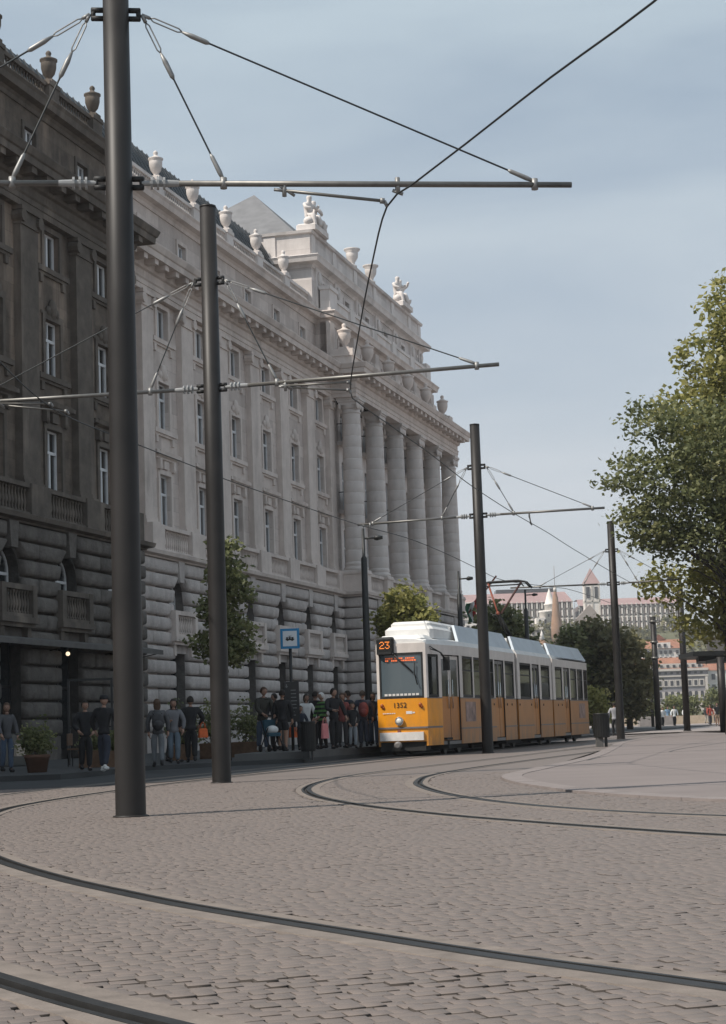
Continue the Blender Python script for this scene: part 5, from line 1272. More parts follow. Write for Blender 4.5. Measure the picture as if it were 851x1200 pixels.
r = MB(); r.add([(101.5, -.6, 26.4), (119.5, -.6, 26.4), (118, 7, 30), (103, 7, 30), (119.5, 16, 26.4), (101.5, 16, 26.4), (110.2, 5, 32.0), (107, 6.5, 29.6), (113.5, 6.5, 29.6)], [(0, 1, 2, 3), (3, 2, 4, 5), (1, 4, 2), (0, 3, 5), (7, 8, 6)]); r.build('roof', M['roof_orange'], wb)
w2 = empty('riverside_building', 'small pale building with orange roof at the left end of the row', 'building', loc=(0, 655, 0))
MB().box(83, 91, 0, 14, 1, 18.5).build('wall', M['pale_wall'], w2); MB().add([(82.6, -.5, 18.4), (95.5, -.5, 18.4), (95, 6, 22.5), (83, 6, 22.5)], [(0, 1, 2, 3)]).build('roof', M['roof_orange'], w2); add_windows(w2, (84.5, 87, 89.5), (6, 10, 14.5), 1.1, 1.7, 0)
w3 = empty('riverside_building', 'white building with tall dark windows behind the shelter legs', 'building', loc=(0, 642, 0))
MB().box(118.2, 138, 0, 14, 1, 16.6).build('wall', M['rib_white'], w3); MB().add([(118, -.5, 16.4), (138, -.5, 16.4), (137, 6, 21.5), (119, 6, 21.5)], [(0, 1, 2, 3)]).build('roof', M['roof_orange'], w3); add_windows(w3, [120+2.6*k for k in range(7)], (6.5, 10.5, 14.2), 1.2, 2.0, 0)
# hotel on the hill
def rib_block(label, x0, x1, z0, z1, zr, Y, flat=False, n=20, skew=0):
    root = empty('hilltop_hotel', label, 'building', loc=(0, Y, 0))
    MB().box(x0, x1, 0, 25, z0-8, z1).build('wall', M['rib_wall'], root)
    rb_ = MB(); st_ = (x1-x0)/n
    for i in range(n+1):
        x = x0+st_*i; rb_.box(x-.34, x+.34, -1.0, .02, z0-6, z1+.4)
        for q in (z0+1.5, z0+5.2, z0+9): rb_.box(x-.34, x+.55, -1.0, -.01, q, q+.8)
        rb_.box(x+.34, x+st_-.34, -.3, .01, z0+4.4, z0+5.0); rb_.box(x+st_*.5-.12, x+st_*.5+.12, -.4, .0, z0-6, z1-1)
    tag(rb_.build('rib_row', M['rib_white'], root), kind='stuff')
    MB().add([(x0-.5, -1.2, z1-.2), (x1+.5, -1.2, z1-.2), (x1-2.5, 9, zr), (x0, 9, zr), (x1-2.5, 25, zr), (x0, 25, zr), (x1+.5, 25, z1)], [(0, 1, 2, 3), (3, 2, 4, 5), (1, 6, 4, 2)]).build('roof', M['roof_mauve'], root)
    if flat: MB().box(x0+18, x1-8, 9, 24, zr-.5, zr+2).build('roof_plant', M['far_glass'], root)
    return root
rib_block('hilltop hotel wing with white vertical ribs, left of the square tower', 47, 101.5, 46, 59.2, 64.6, 905, True, 22)
rib_block('hilltop hotel wing with white vertical ribs, right of the square tower', 106, 156, 46.5, 57.4, 61.0, 915, False, 21)
MB().box(106, 156, .2, 1.2, 60.9, 61.3)
tw = empty('square_tower', 'pale square tower with a pointed mauve roof on the hill', 'tower', loc=(106.4, 862, 0))
MB().box(-3.6, 3.6, 0, 7, 36, 64.5).build('wall', M['rib_white'], tw); MB().add([(-4, -.4, 64.3), (4, -.4, 64.3), (4, 7.4, 64.3), (-4, 7.4, 64.3), (0, 3.5, 72)], [(0, 1, 4), (1, 2, 4), (2, 3, 4), (3, 0, 4)]).build('roof', M['roof_mauve'], tw)
add_windows(tw, (-1.9, 1.9), (60.2,), 1.5, 5.2, 0); MB().box(-3.8, 3.8, -.3, 7.2, 55.6, 56.4).build('cornice', M['pale_wall'], tw)
for x in (-3.4, 0, 3.4): MB().box(x-.3, x+.3, -.3, 0, 36, 64.3).build('pilaster', M['pale_wall'], tw)
MB().add([(-8, -1, 38), (2, -1, 38), (2, -1, 50), (-1.5, -1, 54.5), (-8, -1, 48)]+[(-8, 4, 38), (2, 4, 38), (2, 4, 50), (-1.5, 4, 54.5), (-8, 4, 48)], [(0, 1, 2, 3, 4), (9, 8, 7, 6, 5), (3, 2, 7, 8), (4, 3, 8, 9)]).build('ruined_gable', plain('rubble_stone', (.32, .27, .24), .9), tw)
ba = empty('bastion', 'white bastion of stepped terraces with a conical turret on the hill', 'tower', loc=(0, 822, 0))
MB().lathe([(2.4, 38), (2.4, 52.4), (2.7, 52.6), (2.7, 53.2), (2.2, 53.3), (1.2, 57), (.05, 60.2)], 10, (82.6, 4, 0)).build('turret', M['rib_white'], ba)
t_ = MB(); t_.box(66, 84, 0, 12, 30, 42.2); t_.box(76, 85.5, 1, 10, 42.2, 47.0); t_.lathe([(4.6, 36), (4.6, 49.2), (4.9, 49.4), (4.9, 50.2), (4.3, 50.2)], 12, (82.4, 5, 0)); t_.box(65.6, 84.4, -.5, 0, 41.6, 42.6); t_.build('wall', M['rib_white'], ba)
add_windows(ba, [67.5+2.2*k for k in range(7)], (40.2,), 1.0, 1.5, 0, None, True); add_windows(ba, (77.6, 80), (45,), .9, 1.5, 1, None, True); add_windows(ba, (81.6, 83.2), (47.8,), .7, 1.2, .5)
bt = empty('spire', 'brown cone shaped spire wrapped in cloth beside the white turret', 'tower', loc=(82.6, 800, 0))
MB().lathe([(2.6, 32), (2.4, 42), (1.5, 50), (1.2, 54), (.7, 56), (.6, 58), (.05, 58.6)], 10).build('body', M['brick_tower'], bt); MB().lathe([(.75, 56.8), (.7, 58.6), (.3, 58.9)], 8).build('cap', M['rib_white'], bt)
MB().tube([(0, 0, 58), (0, 0, 68)], .12, 5).build('mast', M['rib_wall'], bt)
sp = empty('chapel_spire', 'small brick spire with a pale pointed top above the tram roof', 'tower', loc=(57, 600, 0))
MB().lathe([(1.6, 10), (1.5, 26.4), (.7, 27.6), (.6, 28), (.05, 30)], 8).build('body', M['brick_tower'], sp); MB().lathe([(1.0, 27.2), (.05, 30.3)], 8).build('roof', M['rib_white'], sp)
pe = empty('riverside_building', 'pale building glimpsed past the end of the columned building', 'building', loc=(0, 700, 0))
MB().box(34, 43.8, 0, 15, 2, 40).build('wall', M['rib_white'], pe); MB().box(33.6, 44.2, -.5, 15, 40, 41.2).build('cornice', M['pale_wall'], pe); MB().box(36, 42, 2, 10, 41.2, 47).build('attic', M['rib_white'], pe); add_windows(pe, (36, 38.5, 41), (12, 17, 22, 27, 32, 37), 1.1, 2.0, 0)
qw = MB().box(27, 62, 201, 201.6, 0, .95).build('parapet_wall', plain('warm_stone_wall', (.42, .34, .25), .85)); tag(qw, 'low warm stone parapet wall along the quay', 'wall')
for i, (x, y, lb) in enumerate(((24.9, 166.5, 'pale concrete block left of the post lamp on the plaza'), (30.0, 187, 'pale concrete block in front of the person in blue'))):
    b = MB().bevbox(-.75, .75, -.5, .5, 0, .95 if i else .9, .04).build('concrete_block', plain('block_concrete%s' % ('' if i else ''), (.24, .22, .21), .9)); b.location = (x, y, .056); tag(b, lb, 'block', 'concrete blocks on the plaza')
# ================================================================== FIGURES
def skin(name, joints, edges, mats, parent=None, root=0, sub=1, extra=None, smooth=True):
    """joints: [(x,y,z,r) or (x,y,z,rx,ry)] grown into one continuous surface"""
    me = bpy.data.meshes.new('sk'); me.from_pydata([j[:3] for j in joints], edges, [])
    o = bpy.data.objects.new('sk', me); COL.objects.link(o)
    m = o.modifiers.new('s', 'SKIN'); m.use_smooth_shade = smooth; m.branch_smoothing = .4
    if not me.skin_vertices: me.attributes.new  # (the modifier makes the layer)
    for i, j in enumerate(joints):
        sv = me.skin_vertices[0].data[i]; sv.radius = (j[3], j[4] if len(j) > 4 else j[3]); sv.use_root = (i == root)
    ss = o.modifiers.new('u', 'SUBSURF'); ss.levels = sub; ss.render_levels = sub
    dg = bpy.context.evaluated_depsgraph_get(); nm = bpy.data.meshes.new_from_object(o.evaluated_get(dg))
    bpy.data.objects.remove(o); bpy.data.meshes.remove(me)
    nm.name = name; nm.materials.clear()
    V = [tuple(v.co) for v in nm.vertices]; Fs = [tuple(p.vertices) for p in nm.polygons]
    bpy.data.meshes.remove(nm)
    mb = MB(); mb.add(V, Fs, 0, True)
    if extra: extra(mb)
    return mb.build(name, mats, parent)
SKIN_C = {}
def cloth(name, c):
    if name not in SKIN_C: SKIN_C[name] = plain(name, c, .85, var=.15, scale=6)
    return SKIN_C[name]
skin_m = plain('skin', (.31, .185, .135), .55, var=.05); eye_m = plain('eye', (.02, .015, .012), .3); lip_m = plain('lips', (.30, .12, .10), .5)
skin_tan = plain('skin_tan', (.33, .19, .13), .55, var=.05)
SH_M = cloth('shoe_black', (.02, .02, .022)); SH_W = cloth('shoe_white', (.55, .54, .52))
def head(mb, c, s, yaw=0.0, mi=(0, 1, 2)):
    """head facing local -y turned by yaw; s = head height"""
    t = MB(); n, k = 14, 10
    for i in range(k+1):
        a = math.pi*i/k; r = math.sin(a); z = -math.cos(a)
        for j in range(n):
            b = 2*math.pi*j/n; x = r*math.sin(b)*.36; y = -r*math.cos(b)*.44; zz = z*.5
            if zz < -.1: x *= 1-.35*(-zz-.1)/.4; y = y*(1-.25*(-zz-.1)/.4)
            t.v.append((x, y, zz))
    t.f = [(i*n+j, i*n+(j+1) % n, (i+1)*n+(j+1) % n, (i+1)*n+j) for i in range(k) for j in range(n)]; t.m = [mi[0]]*len(t.f); t.sm = [True]*len(t.f)
    t.add([(-.05, -.42, -.06), (.05, -.42, -.06), (0, -.44, .08), (0, -.53, -.05), (0, -.42, -.1)], [(0, 3, 2), (3, 1, 2), (0, 4, 3), (4, 1, 3)], mi[0], True)
    for q in (-1, 1):
        t.ball((q*.14, -.40, .02), .05, .03, .03, 6, 4, mi[1]); t.ball((q*.36, .02, -.02), .04, .08, .11, 6, 4, mi[0])
    t.ball((0, -.39, -.22), .09, .03, .025, 6, 4, mi[2])
    cy, sn = math.cos(yaw), math.sin(yaw)
    t.v = [(c[0]+s*(x*cy-y*sn), c[1]+s*(x*sn+y*cy), c[2]+s*z) for x, y, z in t.v]
    o = len(mb.v); mb.v += t.v; mb.f += [tuple(i+o for i in f) for f in t.f]; mb.m += t.m; mb.sm += t.sm
def hand(mb, w, e, side, h):
    """palm and five separate, slightly curled fingers at wrist w, forearm direction from elbow e"""
    w, e = Vector(w), Vector(e); d = (w-e).normalized(); f = Vector((0, -1, 0)); f = (f-d*f.dot(d)).normalized(); s = d.cross(f)*side
    mb.tube([w-d*.01*h, w+d*.022*h, w+d*.05*h], [.016*h, .021*h, .02*h], 8)
    for i, (o, ln) in enumerate(((-.016, .040), (-.005, .046), (.006, .043), (.016, .034))):
        b = w+d*.048*h+f*o*h; c = -s if False else s
        mb.tube([b, b+d*ln*.45*h+c*.004*h, b+d*ln*.8*h+c*.014*h, b+d*ln*.95*h+c*.022*h], [.0062*h, .006*h, .0052*h, .004*h], 5)
    b = w+d*.015*h+f*(-.018)*h
    mb.tube([b, b+d*.02*h-f*.014*h, b+d*.042*h-f*.016*h+s*.008*h], [.0075*h, .0068*h, .005*h], 5)
def person(label, pos, face, h=1.7, build='m', top=None, legs=None, hair=None, sleeves='long', bottom='trousers', stride=.0, arms=((.06, .0), (.06, .0)), lean=0.0, shoes=None, look=0.0, hairlen=0, hood=False, group='people waiting along the sidewalk', sk=None, bend=((.0, .0), (.0, .0)), cap=None, stripes=None):
    """face: heading angle (0 looks towards -y, the camera); arms: (out, forward) of the upper arm per side; bend: (forward, in) of the forearm"""
    rp_ = random.Random(label)
    if stride == 0: stride = rp_.uniform(-.035, .035)
    lean += rp_.uniform(-.006, .018); arms = tuple((a+rp_.uniform(-.02, .03), b+rp_.uniform(-.02, .03)) for a, b in arms); bend = tuple((max(0, a+rp_.uniform(-.01, .05)), b+rp_.uniform(0, .03)) for a, b in bend); look += rp_.uniform(-.5, .5)
    sk = sk or skin_m; w = {'m': 1.0, 'f': .88, 'c': .92}[build]
    root = empty('person', label, 'person', group, loc=pos, rz=face)
    Z = lambda a: a*h
    ly = -lean*h
    hipw, shw = .052*h*(1.0 if build == 'm' else 1.06), .107*h*w
    pel = (0, 0, .52*h); sp = (0, ly*.35, .62*h); ch = (0, ly*.8, .735*h); nk = (0, ly, .835*h); hb = (0, ly-.005*h, .87*h)
    ct = .72 if top is not None else 1.0; cl = .74 if bottom != 'shorts' else 1.0
    J = [(*pel, .060*h*w*ct, .050*h*ct), (*sp, .066*h*w*ct, .055*h*ct), (*ch, .085*h*w*ct, .062*h*ct), (*nk, .034*h, .034*h), (*hb, .032*h, .034*h)]
    E = [(0, 1), (1, 2), (2, 3), (3, 4)]
    armj = []
    for i, sd in enumerate((-1, 1)):
        o_, f_ = arms[i]; b_, in_ = bend[i]
        s = (sd*shw, ly*.9, .805*h); el = (sd*(shw+o_*h*.6+.018*h), ly*.9-f_*h*.9, .805*h-math.sqrt(max(.005, .165**2-(o_*.6)**2-(f_*.9)**2))*h)
        wr = (el[0]-sd*in_*h+sd*.006*h, el[1]-b_*h-.012*h, el[2]-math.sqrt(max(.0004, .145**2-b_**2-in_**2))*h*(1 if b_ < .13 else -.15))
        k = len(J); J += [(*s, .036*h*w*ct), (*el, .027*h*w*(ct if sleeves == 'long' else 1)), (*wr, .019*h*w)]; E += [(2, k), (k, k+1), (k+1, k+2)]; armj.append((s, el, wr, k))
    legj = []
    for sd in (-1, 1):
        st = stride*sd*h
        hp = (sd*hipw, 0, .49*h); kn = (sd*hipw*.95, -st*.55-.012*h, .275*h); an = (sd*hipw*.9, -st+(.03*h if st < 0 else 0), .05*h+(.02*h if st < 0 else 0)); toe = (an[0]+sd*.012*h, an[1]-.075*h, .02*h)
        k = len(J); J += [(*hp, .050*h*w*cl), (*kn, .037*h*w*cl), (*an, .024*h*w*cl), (*toe, .018*h*w)]; E += [(0, k), (k, k+1), (k+1, k+2), (k+2, k+3)]; legj.append((hp, kn, an, toe, k))
    def ex(mb):
        head(mb, (0, ly-.012*h, .925*h), .135*h*(1.12 if build == 'c' else 1), look)
        for (s, el, wr, k), sd in zip(armj, (-1, 1)): hand(mb, wr, el, sd, h)
    skin('body', J, E, [sk, eye_m, lip_m], root, extra=ex)
    g = .011*h
    if top is not None:
        T = [(0, 0, .455*h, .088*h*w+g, .072*h+g), (0, 0, .52*h, .086*h*w+g, .070*h+g), (*sp, .070*h*w+g, .062*h+g), (*ch, .088*h*w+g, .066*h+g), (0, ly*.95, .805*h, .06*h*w+g, .05*h+g), (0, ly, .842*h, .046*h, .048*h)]; TE = [(0, 1), (1, 2), (2, 3), (3, 4), (4, 5)]
        if bottom == 'coat': T.append((0, .005*h, .40*h, .092*h*w, .082*h)); TE.append((0, len(T)-1)); T.append((0, .01*h, .29*h, .098*h*w, .088*h)); TE.append((len(T)-2, len(T)-1))
        for (s, el, wr, k), sd in zip(armj, (-1, 1)):
            k = len(T); T.append((*s, .047*h*w+g*.6)); TE.append((3, k))
            if sleeves == 'long': T += [(*el, .035*h*w+g*.6), (*[a+(b-a)*.93 for a, b in zip(el, wr)], .023*h*w+g*.5)]; TE += [(k, k+1), (k+1, k+2)]
            else: T.append((*[a+(b-a)*.62 for a, b in zip(s, el)], .034*h*w+g*.6)); TE.append((k, k+1))
        skin('jacket' if sleeves == 'long' else 'shirt', T, TE, [top], root, root=2)
    if bottom in ('trousers', 'shorts', 'coat', 'skirt'):
        T = [(0, 0, .565*h, .078*h*w+g*.5, .062*h+g*.5), (0, 0, .51*h, .084*h*w+g*.6, .070*h+g*.6)]; TE = [(0, 1)]
        for hp, kn, an, toe, k in legj:
            k = len(T)
            if bottom in ('trousers', 'coat'): T += [(*hp, .060*h*w+g*.5), (*kn, .043*h*w+g*.7), (an[0], an[1], an[2]+.01*h, .032*h*w+g*.7)]; TE += [(1, k), (k, k+1), (k+1, k+2)]
            else: T += [(*hp, .062*h*w+g*.6), (*[a+(b-a)*.78 for a, b in zip(hp, kn)], .052*h*w+g)]; TE += [(1, k), (k, k+1)]
        skin('trousers' if bottom != 'shorts' else 'shorts', T, TE, [legs], root, root=1)
    for hp, kn, an, toe, k in legj:
        sh_ = MB(); sh_.ball((an[0]+(toe[0]-an[0])*.45, an[1]-.035*h, an[2]-.028*h), .028*h, .078*h, .026*h, 10, 6); sh_.ball((an[0], an[1], an[2]-.005*h), .027*h, .032*h, .032*h, 8, 5); sh_.build('shoe', shoes or SH_M, root)
    if hair is not None:
        hm = MB(); c = (0, ly-.012*h, .925*h); s = .135*h*(1.12 if build == 'c' else 1); n = 14
        for i in range(7):
            a = math.pi*(.5*i/6)*1.25; r = math.sin(a); z = math.cos(a)
            for j in range(n):
                b = 2*math.pi*j/n+look; fr = math.cos(b-look)
                zz = z*.53 if not (fr > .35 and i > 3) else max(z*.53, .27)
                hm.v.append((c[0]+s*r*math.sin(b)*.41, c[1]-s*r*math.cos(b)*.48+.01*s, c[2]+s*zz+.03*s))
        hm.f = [(i*n+j, (i+1)*n+j, (i+1)*n+(j+1) % n, i*n+(j+1) % n) for i in range(6) for j in range(n)]; hm.m = [0]*len(hm.f); hm.sm = [True]*len(hm.f)
        if hairlen: hm.ball((c[0], c[1]+.20*s, c[2]-s*hairlen*.5), .40*s, .24*s, s*(.35+hairlen*.5), 12, 8)
        hm.build('hair', hair, root)
    if cap is not None:
        cm_ = MB(); c = (0, ly-.012*h, .925*h); s = .135*h
        cm_.lathe([(.43*s, .12*s), (.44*s, .3*s), (.36*s, .5*s), (.15*s, .58*s), (.01, .59*s)], 14, c, sy=1.12); cm_.ball((c[0], c[1]-.55*s, c[2]+.15*s), .3*s, .28*s, .04*s, 10, 4); cm_.build('cap', cap, root)
    root['h'] = h
    return root
def wpt(root, p):
    a = root.rotation_euler.z; c, s = math.cos(a), math.sin(a); q = root.location
    return (q.x+p[0]*c-p[1]*s, q.y+p[0]*s+p[1]*c, q.z+p[2])
def backpack(p, label, mat, d=.17):
    h = p['h']; x, y, z = wpt(p, (0, d, .66*h)); o = empty('backpack', label, 'backpack', loc=(x, y, z), rz=p.rotation_euler.z)
    b = MB(); b.ball((0, 0, 0), .15, .10, .22, 14, 8); b.ball((0, .07, -.06), .11, .06, .10, 10, 6); b.build('pack', mat, o)
    s_ = MB(); 
    for q in (-.09, .09): s_.tube([(q, -.06, .18), (q*1.1, -.17, .21), (q*1.15, -.29, .05), (q*1.2, -.12, -.12)], .018, 5)
    s_.build('strap', mat, o)
def bag(p, side, label, mat, w=.26, ht=.34, dz=0.0, name='shopping_bag'):
    h = p['h']; sd = side; x, y, z = wpt(p, (sd*(.19*h*.9+.02), -.03*h, .40*h+dz)); o = empty(name, label, 'bag', loc=(x, y, z), rz=p.rotation_euler.z+.35)
    b = MB(); b.bevbox(-w/2, w/2, -.06, .06, -ht, 0, .02); n = 24
    b.v = [(x_*(1-.12*(z_+ht)/ht), y_*(1-.45*(z_+ht)/ht), z_) for x_, y_, z_ in b.v]; b.build('sack', mat, o)
    s_ = MB()
    for q in (-.03, .03): s_.tube([(-w*.3, q, -.01), (-w*.2, q*.5, .12), (0, 0, .17), (w*.2, q*.5, .12), (w*.3, q, -.01)], .008, 5)
    s_.build('handle', mat, o)
K = lambda n, c: cloth(n, c)
blk, navy, char = K('black_cloth', (.016, .016, .018)), K('navy_cloth', (.03, .035, .05)), K('charcoal_cloth', (.045, .045, .048))
jean, jean_lt, grey_c, white_c = K('jeans', (.07, .10, .15)), K('pale_jeans', (.12, .155, .19)), K('grey_cloth', (.075, .075, .08)), K('white_cloth', (.62, .62, .61))
brown_c, tan_c, red_c, pink_c, orange_c, teal_c = K('brown_cloth', (.09, .06, .045)), K('tan_cloth', (.35, .25, .17)), K('dark_red_cloth', (.19, .05, .045)), K('pink_plastic', (.62, .22, .22)), K('orange_plastic', (.62, .13, .04)), K('teal_cloth', (.02, .06, .085))
h_dk, h_br, h_gr = K('dark_hair', (.02, .015, .012)), K('brown_hair', (.07, .04, .025)), K('white_hair', (.55, .54, .52))
def stripe_mat():
    m, t, p = new_mat('striped_knit'); v = pos_vec(t); w = nd(t, 'ShaderNodeTexWave', bands_direction='Z'); w.inputs['Scale'].default_value = 2.6; w.inputs['Distortion'].default_value = .25
    t.links.new(v, w.inputs['Vector']); t.links.new(ramp(t, w.outputs['Fac'], .42, .55, (.015, .02, .018), (.10, .24, .07)), p.inputs['Base Color']); p.inputs['Roughness'].default_value = .95; return m
G1 = 'people on the sidewalk by the cafe'; G2 = 'people waiting on the tram platform'; G3 = 'people walking on the plaza'
B_ = math.pi
person('person at the left edge of the picture in dark clothes holding a pale bag', (-8.45, 42.9, .12), .6, 1.62, 'f', grey_c, jean, h_br, hairlen=.9, group=G1, arms=((.05, .04), (.05, .0)), bend=((.05, 0), (0, 0)))
p = [o for o in COL.objects if o.get('label', '').startswith('person at the left edge')][0]; bag(p, 1, 'pale paper bag held by the person at the left edge', K('paper', (.40, .34, .28)), .30, .28)
person('person in black beside the potted shrub, facing the camera', (-6.42, 41.6, .12), .35, 1.58, 'm', blk, blk, h_dk, group=G1, bend=((.06, .05), (.06, .05)))
person('person in a black jacket and flat cap walking away, just left of the nearest pole', (-5.83, 40.4, .12), B_-.25, 1.66, 'm', blk, navy, None, stride=.06, shoes=SH_W, cap=blk, group=G1, arms=((.09, .02), (.09, .0)), bend=((.02, .04), (.02, .04)))
p = person('person in a grey coat with a dark backpack between the two nearest poles', (-5.0, 43.4, .12), B_+.2, 1.60, 'f', grey_c, K('grey_trousers', (.14, .15, .16)), h_br, stride=.035, hairlen=.5, group=G1)
backpack(p, 'dark backpack worn over a grey coat', char)
person('person in a white top and checked scarf with pale jeans', (-5.02, 47.2, .12), .15, 1.66, 'f', K('black_white_scarf', (.15, .15, .16)), jean_lt, h_dk, hairlen=.6, group=G1, bend=((.10, .06), (.02, 0)))
p = person('person in black with a shoulder strap next to the second pole', (-4.72, 48.6, .12), B_+.15, 1.74, 'm', blk, blk, h_dk, group=G1, arms=((.11, .03), (.08, 0)), bend=((.09, .05), (.03, 0)))
bag(p, -1, 'orange bag carried beside the person with the shoulder strap', orange_c, .26, .24, .18)
p = person('tall person in a dark jacket and jeans bending over a pushchair', (-3.0, 51.4, .30), .5, 1.80, 'm', K('olive_jacket', (.04, .038, .032)), jean, h_br, lean=.05, stride=.03, group=G2, arms=((.03, .08), (.03, .08)), bend=((.09, .02), (.09, .02)), shoes=SH_W)
pc_ = empty('pushchair', 'small pushchair with a pale blanket beside the tall person', 'pushchair', loc=(-2.72, 50.9, .30), rz=.5)
s_ = MB()
for x in (-.2, .2): s_.tube([(x, .35, 1.0), (x, .1, .62), (x, -.28, .12)], .016, 6); s_.tube([(x, .28, .12), (x, -.05, .5), (x, -.2, .66)], .016, 6)
s_.tube([(-.2, .35, 1.0), (.2, .35, 1.0)], .02, 6); s_.build('frame', blk, pc_)
s_ = MB(); s_.bevbox(-.19, .19, -.22, .16, .42, .52, .03); s_.bevbox(-.19, .19, .10, .20, .46, .88, .03); s_.build('seat', teal_c, pc_); MB().ball((0, -.05, .60), .17, .17, .12, 12, 7).build('blanket', white_c, pc_)
for x in (-.22, .22):
    for y in (-.28, .28):
        w_ = MB(); w_.lathe([(.02, -.02), (.10, -.02), (.10, .02), (.02, .02)], 14); w_.v = [(x+z, y+xx, .10+yy) for xx, yy, z in w_.v]; w_.build('wheel', blk, pc_)
person('person in a long black coat with bare legs left of the timetable board', (-2.42, 51.0, .30), B_-.2, 1.70, 'm', blk, blk, h_dk, bottom='coat' if False else 'shorts', group=G2, sk=skin_tan, arms=((.05, .0), (.05, .02)), bend=((.02, 0), (.05, .03)))
p = person('child in dark clothes half hidden behind the timetable board', (-1.98, 52.4, .30), .3, 1.25, 'c', navy, blk, h_br, group=G2); bag(p, -1, 'orange bag hanging beside the child behind the timetable board', orange_c, .26, .30, .16)
person('person in a white shirt behind the litter bin', (-1.86, 54.2, .30), .2, 1.62, 'f', white_c, blk, h_dk, hairlen=.4, group=G2)
p = person('white haired person in a green and black striped cardigan', (-1.36, 52.7, .30), -.9, 1.62, 'f', stripe_mat(), blk, h_gr, group=G2, arms=((.07, .02), (.05, .05)), bend=((.04, .03), (.09, .04)))
p = person('person in black holding a pink bag next to the striped cardigan', (-1.02, 52.2, .30), .45, 1.72, 'm', blk, blk, h_dk, group=G2, arms=((.04, .05), (.05, .02)), bend=((.1, .06), (.02, .0)), look=.3)
bag(p, -1, 'pink plastic bag held by the person in black', pink_c, .24, .42, .04)
p = person('person with a dark red jacket behind the person holding the pink bag', (-.80, 53.4, .30), .3, 1.60, 'f', red_c, char, h_br, hairlen=.5, group=G2)
p = person('child in a black top with a pale collar and grey jeans', (-.50, 52.6, .30), .2, 1.30, 'c', blk, K('pale_grey_jeans', (.21, .23, .25)), h_dk, group=G2, bend=((.05, .04), (.05, .04)))
p = person('person with a dark red backpack facing away beside the tram front', (-.20, 53.9, .30), B_+.1, 1.66, 'm', navy, navy, h_dk, group=G2, arms=((.08, 0), (.08, 0)))
backpack(p, 'dark red backpack worn by the person beside the tram front', red_c)
person('person half hidden behind the left corner of the tram front', (.10, 55.2, .30), .2, 1.62, 'f', char, jean, h_dk, hairlen=.4, group=G2)
for lb, x, y, fc, h, bd, tp, lg, kw in (
    ('person in dark clothes seen between the cafe chairs and the nearest pole', -6.1, 46.9, 1.1, 1.6, 'f', char, blk, dict(hairlen=.5)),
    ('person in black partly behind the woman in the white top', -5.3, 49.6, .9, 1.7, 'm', blk, char, dict(stride=.06)),
    ('person in a dark coat behind the tall person with the pushchair', -2.75, 53.6, -.7, 1.66, 'm', char, blk, {}),
    ('person in black between the striped cardigan and the litter bin, turned away', -1.62, 54.6, 2.3, 1.7, 'm', blk, blk, dict(stride=.04)),
    ('person in dark blue behind the child with the pale collar', -.62, 54.4, -1.0, 1.68, 'm', navy, blk, {})):
    person(lb, (x, y, .12 if x < -5 else .30), fc, h, bd, tp, lg, h_dk, group=G1 if x < -5 else G2, arms=((.04, .04), (.06, .0)), bend=((.06, .04), (.02, .02)), **kw)
# far right
person('distant person in a grey top and dark trousers right of the litter bin', (12.9, 97.5, .0), B_, 1.75, 'm', K('pale_grey_top', (.30, .30, .32)), blk, h_dk, stride=.05, group=G3)
for lb, x, y, h, tp, lg, kw in (
    ('distant person in a yellow top right of the slim dark pole', 23.6, 168, 1.7, K('yellow_top', (.45, .33, .06)), navy, {}),
    ('distant person all in black walking right of the yellow top', 25.6, 172, 1.78, blk, blk, dict(stride=.06)),
    ('distant person in a white shirt left of the post lamp', 25.0, 158, 1.68, white_c, blk, dict(lean=.04)),
    ('distant person in a white shirt touching the post lamp on its right', 25.2, 153, 1.72, white_c, blk, {}),
    ('distant person in a light blue shirt behind the concrete block', 30.6, 190, 1.9, K('blue_shirt', (.16, .26, .38)), jean, {}),
    ('distant person in a white shirt and grey trousers walking past the tall post', 31.0, 182, 1.76, white_c, grey_c, dict(stride=.08, lean=.03)),
    ('distant person in a pale top seen from behind by the parapet', 37.0, 198, 1.85, K('pale_top', (.50, .45, .42)), char, dict(face=B_)),
    ('distant person in a black top with bare arms next to the shelter leg', 26.3, 140, 1.78, blk, tan_c, dict(bottom='shorts', sleeves='short')),
    ('distant person in red behind the shelter leg', 27.6, 150, 1.7, K('red_top', (.35, .07, .05)), grey_c, {}),
    ('distant person pale trousered near the parapet wall', 34.6, 190, 1.75, char, K('pale_trousers', (.42, .38, .33)), dict(stride=.05))):
    f_ = kw.pop('face', .3)
    person(lb, (x, y, .058 if y > 99 else 0), f_, h, 'm', tp, lg, h_dk if 'dark' not in kw else None, group=G3, **kw)

